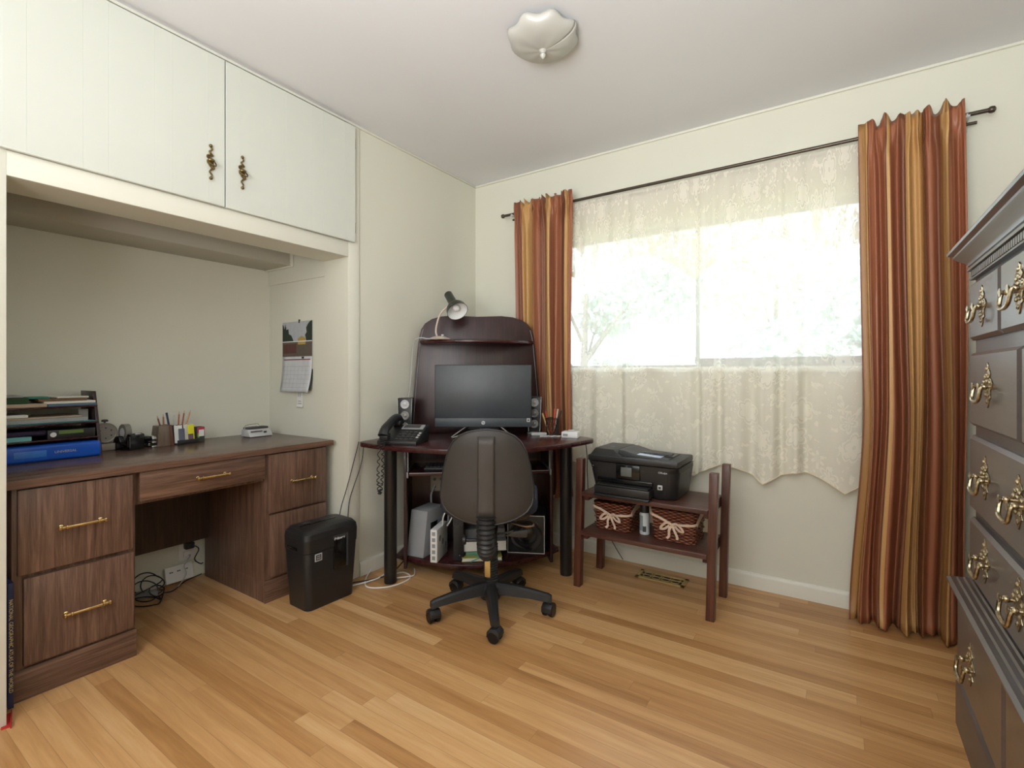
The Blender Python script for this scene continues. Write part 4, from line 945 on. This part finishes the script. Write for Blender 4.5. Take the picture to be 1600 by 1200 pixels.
for i in range(4): pass
# control panel: sloped front face
pf0, pf1 = -.004, .157
pm = T(0, -.0045, 0)
MB().box((.155, -.006, .088), (.275, .03, .158), .003).build('touch_panel', m_blackg, pn)
MB().box((.18, -.0068, .102), (.235, -.0055, .146), .0005).build('touch_screen', M('lcd_grey', (92, 96, 94), .35), pn)
MB().text('hp', .022, T(.085, .13, .2225, 0, 0, 0), m_grey, ext=.0004).text('OfficeJet', .012, T(.385, -.0015, .137, 90, 0, 0), m_lgrey, ext=.0012).build('lettering', m_lgrey, pn)
MB().sphere((.025, -.0005, .125), .0025).sphere((.03, -.0005, .138), .0025).build('indicator', m_lgrey, pn)
MB().box((.36, -.0015, .055), (.382, .012, .076), .001).build('sticker', m_lgrey, pn)
MB().box((.365, -.0022, .060), (.377, -.001, .071)).build('sticker_print', m_dgrey, pn)
MB().box((.055, -.045, .012), (.335, .08, .052), .005).build('paper_tray', m_black, pn)
MB().box((.055, -.055, .000), (.335, -.02, .012), .003).box((.065, -.05, .055), (.33, .05, .060), .002).build('output_tray', m_black, pn)
MB().box((.055, -.0008, .064), (.335, .02, .084), .002).build('output_slot', m_blackg, pn)

# baskets
def basket(loc, w, d, h, rz, label):
    t = thing('wicker_basket', label, 'basket', loc, rz)
    ins = .012
    ob = rrect(ins, w-ins, ins, d-ins, .02, 4); ot = rrect(0, w, 0, d, .022, 4)
    ib = rrect(ins+.008, w-ins-.008, ins+.008, d-ins-.008, .016, 4); it = rrect(.008, w-.008, .008, d-.008, .018, 4)
    tm_ = bmesh.new(); n = len(ob)
    NR = 8
    def ring(A, B, f, z, wob=0): return [tm_.verts.new((a[0]+(b[0]-a[0])*f, a[1]+(b[1]-a[1])*f, z)) for a, b in zip(A, B)]
    rg = [ring(ob, ot, i/NR, h*i/NR) for i in range(NR+1)]; ri = [ring(ib, it, 1-i/NR, h*(1-i/NR)+.004*(i/NR)) for i in range(NR+1)]
    al = rg+ri
    for a, b_ in zip(al, al[1:]):
        for i in range(n): tm_.faces.new((a[i], a[(i+1) % n], b_[(i+1) % n], b_[i]))
    tm_.faces.new(al[0][::-1]); tm_.faces.new(al[-1]); bmesh.ops.recalc_face_normals(tm_, faces=tm_.faces)
    MB().merge(tm_).build('weave', m_wicker, t)
    rim = MB()
    rim.tube([(x, y, h) for x, y in rrect(.003, w-.003, .003, d-.003, .02, 5)], .006, 8, closed=True)
    rim.build('rim', m_wicker, t); MB().tube([(x, y, .005) for x, y in rrect(ins-.001, w-ins+.001, ins-.001, d-ins+.001, .02, 5)], .005, 8, closed=True).build('base_band', m_wicker, t)
    # vertical stakes woven relief
    stk = MB()
    for i in range(int(w/.032)):
        x = .02+i*.032
        for j in range(int(h/.017)): 
            if (i+j) % 2: stk.tube([(x-.012, .0125-.012*(j*.017/h), j*.017+.012), (x, .0085-.012*(j*.017/h), j*.017+.012), (x+.012, .0125-.012*(j*.017/h), j*.017+.012)], .0042, 5)
    for i in range(int(d/.032)):
        y = .02+i*.032
        for j in range(int(h/.017)):
            if (i+j) % 2:
                xx = w-.0125+.012*(j*.017/h); stk.tube([(xx, y-.012, j*.017+.012), (xx+.004, y, j*.017+.012), (xx, y+.012, j*.017+.012)], .0042, 5)
    stk.build('raised_weave', m_wicker, t)
    rb = MB(); zc = h*.60; fy = -.007; cx = w*.5
    f_ = lambda p: rb.tube(smoothp(p, 5), (.0014, .0062), 10, flat=(0, -1, 0))
    f_([(-.005, .02, h*.93), (.01, fy, h*.86), (cx*.5, fy, zc+.022), (cx, fy-.002, zc)])
    f_([(cx, fy-.002, zc), (cx*1.5, fy, zc+.004), (w-.012, fy, zc+.010), (w+.004, .02, zc+.012)])
    rb.tube([(w+.002, .01, zc+.012), (w+.004, .06, zc+.035), (w+.004, d*.9, h*.95)], (.0015, .016), 10, flat=(1, 0, 0))
    rb.box((cx-.008, fy-.010, zc-.007), (cx+.008, fy, zc+.007), .004)
    for s in (-1, 1):
        f_([(cx, fy-.006, zc), (cx+s*.022, fy-.015, zc+.010), (cx+s*.045, fy-.013, zc-.008), (cx+s*.052, fy-.010, zc-.024), (cx+s*.034, fy-.009, zc-.022), (cx+s*.012, fy-.006, zc-.004)])
        f_([(cx, fy-.006, zc-.002), (cx+s*.012, fy-.010, zc-.024), (cx+s*(.014+.01*(s > 0)), fy-.006, zc-.054), (cx+s*(.024), fy-.008, zc-.066)])
    rb.build('ribbon_bow', m_ribbon, t); return t
basket((-1.078, 2.385, .295), .205, .20, .135, 0, 'brown wicker basket with cream ribbon bow, left on lower table shelf')
basket((-.770, 2.378, .295), .215, .21, .145, 0, 'brown wicker basket with cream ribbon bow, right on lower table shelf')
sc = thing('spray_can', 'white spray can with black cap between the two baskets', 'spray can', (-.818, 2.435, .295))
MB().lathe([(0, 0), (.023, 0), (.0245, .003), (.0245, .098), (.021, .108), (0, .108)], 32).build('can_body', M('can_white', (206, 212, 214), .3), sc)
MB().lathe([(0, .1085), (.0225, .1085), (.0225, .150), (.020, .155), (0, .155)], 32).build('cap', m_black, sc)
MB().grid(lambda u, v: (.0248*math.sin(R(-60+60*u)), -.0248*math.cos(R(-60+60*u)), .02+.075*v), 6, 1).build('label_panel', fabric('can_label', (140, 152, 158)), sc)
MB().grid(lambda u, v: (.0250*math.sin(R(-4+40*u)), -.0250*math.cos(R(-4+40*u)), .015+.028*v), 6, 1).build('label_print', m_dgrey, sc)
# floor vent
fv = thing('floor_vent', 'brass scrollwork floor register under the printer table', 'vent', (-.925, 2.590, 0))
MB().box((0, 0, 0), (.26, .018, .006), .001).box((0, .092, 0), (.26, .110, .006), .001).box((0, 0, 0), (.02, .11, .006), .001).box((.24, 0, 0), (.26, .11, .006), .001).build('frame', M('aged_brass', (190, 164, 104), .5, .3), fv)
MB().box((.015, .015, .0003), (.245, .095, .0015)).build('well_shade_sheet', m_black, fv)  # flat black sheet painting the shade below the grille
g = MB()
for i in range(4):
    for s in (-1, 1):
        cx = .055+i*.05; g.tube([(cx+.022*math.cos(t)*1.0, .055+s*.016+.016*math.sin(t), .004) for t in [2*math.pi*k/14 for k in range(14)]], .0026, 6, closed=True)
g.tube([(.018, .055, .004), (.242, .055, .004)], .0018).build('scrollwork', M('dark_brass', (176, 152, 100), .5, .3), fv)

# ================================================================ CURTAINS
rod = thing('curtain_rod', 'dark bronze double curtain rod above the window', 'curtain rod', (0, 0, 0))
MB().cyl((-1.862, 2.690, 2.146), (.505, 2.690, 2.152), .0085).build('front_rod', m_bronze, rod)
MB().cyl((-1.82, 2.745, 2.128), (.47, 2.745, 2.134), .0065).build('rear_rod', m_bronze, rod)
for x, z in ((-1.862, 2.146), (.505, 2.152)):
    s = -1 if x < 0 else 1
    MB().lathe([(.0085, -.012), (.013, -.006), (.014, 0), (.012, .008), (.006, .012), (0, .013)], 20, mx=T(x, 2.690, z, 0, 90*s, 0)).build('finial', m_bronze, rod)
    MB().box((x-s*.075-.010, 2.68, z-.012), (x-s*.075+.010, WY, z-.004), .001).box((x-s*.075-.018, WY-.006, z-.035), (x-s*.075+.018, WY-.0005, z+.015), .001).tube([(x-s*.075, 2.69+.012*math.cos(R(t)), z+.012*math.sin(R(t))) for t in range(180, 361, 20)], .003).build('bracket', m_lgrey, rod)

def curtain(name, label, x0t, x1t, x0m, x1m, x0b, x1b, zt, zr, zb, nf, uv0, uvn, seed, y=2.690, flat0=0, amp=.026):
    rnd = random.Random(seed); t = thing(name, label, 'curtain', ((x0t+x1t)/2, y, 0)); ox = (x0t+x1t)/2
    # folds: monotone phase function
    ks = 60; w = [(.35+rnd.random()*1.3) for _ in range(ks)]
    cum = [0]
    for a in w: cum.append(cum[-1]+a)
    cum = [a/cum[-1] for a in cum]
    def ph(u): i = min(int(u*ks), ks-1); f = u*ks-i; return cum[i]+(cum[i+1]-cum[i])*f
    def env(u):
        if not flat0: return 1
        if flat0 > 0: return min(1, max(.12, (u)/flat0-.25)) if u < flat0*1.25 else 1
        return 1
    am = [rnd.uniform(.7, 1.25) for _ in range(12)]
    NV = 60
    def fn(u, v):
        z = zb+(zt-zb)*v
        k = max(0, (z-zb)/(zr-zb)); 
        if k < .45: f = k/.45; f = f*f*(3-2*f); xa, xb = x0b+(x0m-x0b)*f, x1b+(x1m-x1b)*f
        else: f = min(1, (k-.45)/.55); xa, xb = x0m+(x0t-x0m)*f, x1m+(x1t-x1m)*f
        p = ph(u)
        x = xa+(xb-xa)*(.75*u+.25*p)
        near_top = max(0, 1-abs(z-zr)/.10)
        fl = nf*2*math.pi*p
        low = 1-k
        A = amp*(.75+.55*max(0, low))*env(u)
        yy = math.sin(fl+.35*math.sin(3*k+seed))*A*am[int(p*11)] + .35*A*math.sin(2.3*fl+1+1.2*k)
        yy *= (1-.80*max(0, 1-abs(z-zr)/.05)); yy -= .012*max(0, 1-abs(z-zr)/.05)
        sm = .010*math.sin(nf*2.6*2*math.pi*p+2)*max(0, 1-abs(z-(zr-.03))/.12)*env(u)
        x += .012*math.cos(fl*.5+seed)*(1-k)*math.sin(k*5)+ .006*math.sin(fl)*(1-near_top)
        zz = z
        if z > zr+.012: zz = z + .011*math.sin(nf*1.3*2*math.pi*p+1)*env(u)*(z-zr)/.05; yy += .016*math.sin(nf*1.7*2*math.pi*p)*env(u)*min(1, (z-zr-.012)/.03)
        if k < .05: yy += -.03*(1-k/.05)*(.5+.5*math.sin(fl*.7+1)); zz = max(zz, .006)+ (.012*(.5+.5*math.sin(fl*.8)) if k < .02 else 0)
        if abs(z-zr) < .02: yy = yy*.5-.0
        return (x-ox, yy+sm-.012, zz)
    b = MB(); b.grid(fn, 300, NV, m_drape, lambda u, v: (uv0+uvn*u, v*2)); o = b.build('cloth_panel', m_drape, t, 80)
    so = o.modifiers.new('s', 'SOLIDIFY'); so.thickness = .0022
    return t
curtain('drape', 'rust and gold striped drape hanging left of the window, behind desk', -1.765, -1.335, -1.74, -1.345, -1.70, -1.335, 2.205, 2.150, .35, 8, .30, 1.05, 3, y=2.682, amp=.020)
curtain('drape', 'long rust and gold striped drape right of window, pooling on floor', .068, .420, .085, .432, .035, .425, 2.205, 2.150, .004, 5.5, .86, 1.3, 5, y=2.682, flat0=.13, amp=.034)

# lace
lc = thing('lace_curtain', 'sheer cream lace curtain with scalloped hem across the window', 'curtain', (-.65, 2.745, 0))
def lfn(x0_, x1_, zt, zb, nf, A, scal, sc_n, yo):
    def f(u, v):
        x = x0_+(x1_-x0_)*u; ph_ = 2*math.pi*nf*(u+.04*math.sin(9*u)+.02*math.sin(23*u))
        hem = zb + scal*abs(math.cos(math.pi*sc_n*u+.6)) 
        z = hem+(zt-hem)*v; k = 1-v
        return (x+.65, yo+A*(.35+.65*k)*math.sin(ph_)+.4*A*math.sin(2.1*ph_+1)*(.5+.5*k), z)
    return f
f = lfn(-1.44, .085, 2.140, .548, 9, .020, .075, 4.5, 0)
b = MB(); b.grid(f, 260, 60, m_lace, lambda u, v: (u*2.1, .55+1.6*v)); b.build('sheer_panel', m_lace, lc, 80)
f2 = lfn(-1.44, .085, 2.142, 1.60, 11, .010, .17, 2.5, -.022)
b = MB(); b.grid(f2, 200, 16, m_lace2, lambda u, v: (u*2.3, 1.0-.25*v)); b.build('lace_valance', m_lace2, lc, 80)
hem = [Vector(f(i/260, 0)) for i in range(261)]
MB().tube(hem, .0028, 5).build('hem_cord', M('lace_cord', (226, 214, 186), .8), lc)

# ================================================================ DRESSER
DX = .345; DY0, DY1 = 1.0, 2.03
dr = thing('chest_of_drawers', 'dark glossy tall chest of drawers with ornate brass pulls at right', 'chest of drawers', (DX, 0, 0))
yA, yB = DY0, DY1
def moulding(prof, name, mat):
    """prof: (out, z) outward offset from case, wraps front + both ends"""
    t = bmesh.new(); n = len(prof); rings = []
    for (px_, py_, sx_, sy_) in ((.42, yA, 0, -1), (0, yA, -1, -1), (0, yB, -1, 1), (.42, yB, 0, 1)):
        rings.append([t.verts.new((px_+sx_*o_, py_+sy_*o_, z)) for o_, z in prof])
    for a, b_ in zip(rings, rings[1:]):
        for i in range(n): t.faces.new((a[i], a[(i+1) % n], b_[(i+1) % n], b_[i]))
    t.faces.new(rings[0]); t.faces.new(rings[-1][::-1]); bmesh.ops.recalc_face_normals(t, faces=t.faces)
    return MB().merge(t).build(name, mat, dr)
MB().box((0, yA, .470), (.42, yB, 1.46), .002).box((-.025, yA-.02, .02), (.42, yB+.02, .445), .002).build('case', m_dressd, dr)
moulding([(-.02, 1.484), (.058, 1.484), (.060, 1.480), (.058, 1.474), (.046, 1.468), (.046, 1.462), (.040, 1.456), (.020, 1.440), (.016, 1.430), (.012, 1.428), (.012, 1.424), (.018, 1.420), (.018, 1.414), (-.02, 1.412)], 'cornice', m_dress)
moulding([(-.02, 1.412), (.006, 1.412), (.006, 1.392), (.012, 1.391), (.012, 1.386), (-.02, 1.384)], 'dentil_band', m_dressd)
dt = MB(); nD = 56
for i in range(nD): y = yA+.006+i*(yB-yA-.012)/nD; dt.box((-.013, y, 1.393), (-.004, y+.012, 1.411))
tag(dt.build('dentil_row', m_dress, dr), None, None, None, None)
moulding([(-.02, .474), (.010, .474), (.014, .470), (.022, .469), (.026, .464), (.036, .463), (.040, .458), (.052, .457), (.060, .450), (.060, .444), (.052, .436), (.040, .430), (-.02, .428)], 'waist_moulding', m_dress)
moulding([(-.01, .150), (.028, .150), (.034, .144), (.040, .132), (.040, 0), (-.01, 0)], 'base_moulding', m_dressd)
def ddrawer(y0_, y1_, z0_, z1_, x=0):
    t = bmesh.new(); b = .009
    o_ = [(0, y0_, z0_), (0, y1_, z0_), (0, y1_, z1_), (0, y0_, z1_)]
    A = [t.verts.new(p) for p in o_]; B = [t.verts.new((-.008, p[1], p[2])) for p in o_]
    Cc = [t.verts.new((-.017, p[1]+(b if p[1] == y0_ else -b), p[2]+(b if p[2] == z0_ else -b))) for p in o_]
    for U, V in ((A, B), (B, Cc)):
        for i in range(4): t.faces.new((U[i], U[(i+1) % 4], V[(i+1) % 4], V[i]))
    t.faces.new(Cc); t.faces.new(A[::-1]); bmesh.ops.recalc_face_normals(t, faces=t.faces)
    o = MB().merge(t).build('drawer', m_dress, dr, 20); o.location = (x, 0, 0); return o
def bail_pull(parent, y, z, s=1.0):
    b = MB(); s *= 1.18
    prof = [(0, .052), (.006, .046), (.004, .038), (.013, .036), (.020, .028), (.012, .020), (.026, .016), (.036, .006), (.030, -.004), (.020, -.006), (.016, -.016), (.022, -.024), (.010, -.028), (.006, -.038), (0, -.046)]
    out_ = prof+[(-a, c_) for a, c_ in prof[1:-1][::-1]]
    b.prism([(a*s*1.2, c_*s*1.05) for a, c_ in out_], 0, .0025, .0006, mx=T(0, 0, 0, 90, 0, -90))
    for a, c_ in ((0, .04), (.012, .022), (-.012, .022), (.026, .010), (-.026, .010), (0, -.034), (.012, -.018), (-.012, -.018), (0, .012), (.0, .026), (0, -.01)):
        b.sphere((-.003, a*s, c_*s), .0055*s, sc=(.7, 1, 1), sub=1)
    for sg in (-1, 1): b.sphere((-.014, sg*.028*s, 0), .007*s, sub=2).cyl((0, sg*.028*s, 0), (-.022, sg*.028*s, 0), .004*s, seg=10).lathe([(.006*s, 0), (.009*s, .003), (0, .006)], 12, mx=T(-.024, sg*.028*s, 0, 0, -90, 0))
    pl = b.build('pull', m_pewter, parent); pl.location = (-.017, y, z)
    h = [(-.020, -.036*s, 0), (-.023, -.036*s, -.008*s), (-.026, -.033*s, -.026*s), (-.027, -.022*s, -.033*s), (-.027, 0, -.035*s), (-.027, .022*s, -.033*s), (-.026, .033*s, -.026*s), (-.023, .036*s, -.008*s), (-.020, .036*s, 0)]
    MB().tube(smoothp(h, 4), .0042*s, 8).build('bail', m_pewter, pl)
L1 = (yB-yA)
for a, b_ in ((1.685, 2.015), (1.350, 1.670), (1.015, 1.335)):
    bail_pull(ddrawer(a, b_, 1.200, 1.372), (a+b_)/2, 1.284, .95)
for a, b_ in ((1.525, 2.015), (1.015, 1.505)):
    bail_pull(ddrawer(a, b_, .945, 1.162), (a+b_)/2+.015, 1.066)
for z0_, z1_, pz in ((.695, .915, .815), (.488, .668, .590)):
    d = ddrawer(1.015, 2.015, z0_, z1_)
    for yy in (1.815, 1.515, 1.215): bail_pull(d, yy, pz)
for a, b_ in ((1.525, 2.035), (.995, 1.505)):
    bail_pull(ddrawer(a, b_, .172, .415, -.025), (a+b_)/2+.06, .290)

# ================================================================ OUTSIDE
struct('ground', MB().box((-9, WY+.3, -.6), (8, 14, -.5)), m_grass)
def leaf_tree(name, label, loc, h, rad, mat, n, seed, trunk=.08):
    rnd = random.Random(seed); t = thing(name, label, 'tree', loc)
    b = MB().cyl((0, 0, 0), (.1, 0, h*.75), trunk, trunk*.4, 10)
    cl_ = []
    for i in range(9):
        a = rnd.random()*6.28; r_ = rad*rnd.uniform(.3, .9); z = h*rnd.uniform(.35, 1.0); cl_.append(((r_*math.cos(a), r_*math.sin(a), z), rad*rnd.uniform(.28, .5)))
        b.tube([(0.03, 0, z*.6), (r_*.5*math.cos(a), r_*.5*math.sin(a), z*.85), (r_*math.cos(a), r_*math.sin(a), z)], [trunk*.35, trunk*.22, trunk*.1], 6)
    b.build('trunk', m_bark, t)
    f = bmesh.new()
    for i in range(n):
        (cx, cy, cz), cr = cl_[rnd.randrange(9)]
        d = Vector((rnd.gauss(0, 1), rnd.gauss(0, 1), rnd.gauss(0, 1))).normalized()*cr*rnd.random()**.4
        p = Vector((cx, cy, cz))+d; q = Euler((rnd.random()*6.28, rnd.random()*6.28, rnd.random()*6.28)).to_matrix(); s = rnd.uniform(.05, .10)
        vs = [f.verts.new(p+q @ Vector(v)*s) for v in ((0, -1, 0), (.45, -.2, .1), (.35, .5, 0), (0, 1, -.1), (-.35, .5, 0), (-.45, -.2, .1))]
        f.faces.new(vs)
    tag(MB().merge(f).build('foliage', mat, t), None, None, None, 'stuff')
leaf_tree('broadleaf_tree', 'pale leafy tree outside behind the left half of the window', (-3.0, 6.2, -.5), 3.6, 1.4, m_leaf, 4200, 11)
leaf_tree('broadleaf_tree', 'yellowish leafy tree outside behind the middle of the window', (-1.0, 9.6, -.5), 4.2, 1.5, m_leafy, 3600, 12)
leaf_tree('garden_bush', 'low green bush outside behind the right half of the window', (.1, 6.0, -.5), 2.6, 1.0, m_leaf, 2200, 13, .05)

# ================================================================ GROUPS
for names, g in ((('wicker_basket',), 'wicker baskets on the lower table shelf'), (('desk_speaker',), 'satellite speakers on the corner desk'), (('drape',), 'striped drapes at the window'),
        (('broadleaf_tree', 'garden_bush'), 'greenery outside the window'), (('loose_cable',), 'loose cables around the desks')):
    for o in bpy.data.objects:
        if o.parent is None and o.name.split('.')[0] in names: o['group'] = g
for o in bpy.data.objects:
    if o.parent is None and o.name.split('.')[0] in ('pencil', 'pen'):
        o['group'] = 'pens and pencils in the walnut desk holders' if o.location.x < -2.4 else 'pens in the mesh cup on the corner desk'
    if o.parent is None and o.name.split('.')[0] in ('magazine', 'notebook', 'booklet', 'folder', 'paperback', 'envelope', 'leaflets', 'writing_pad', 'loose_papers'): o['group'] = 'papers and books in the letter tray'
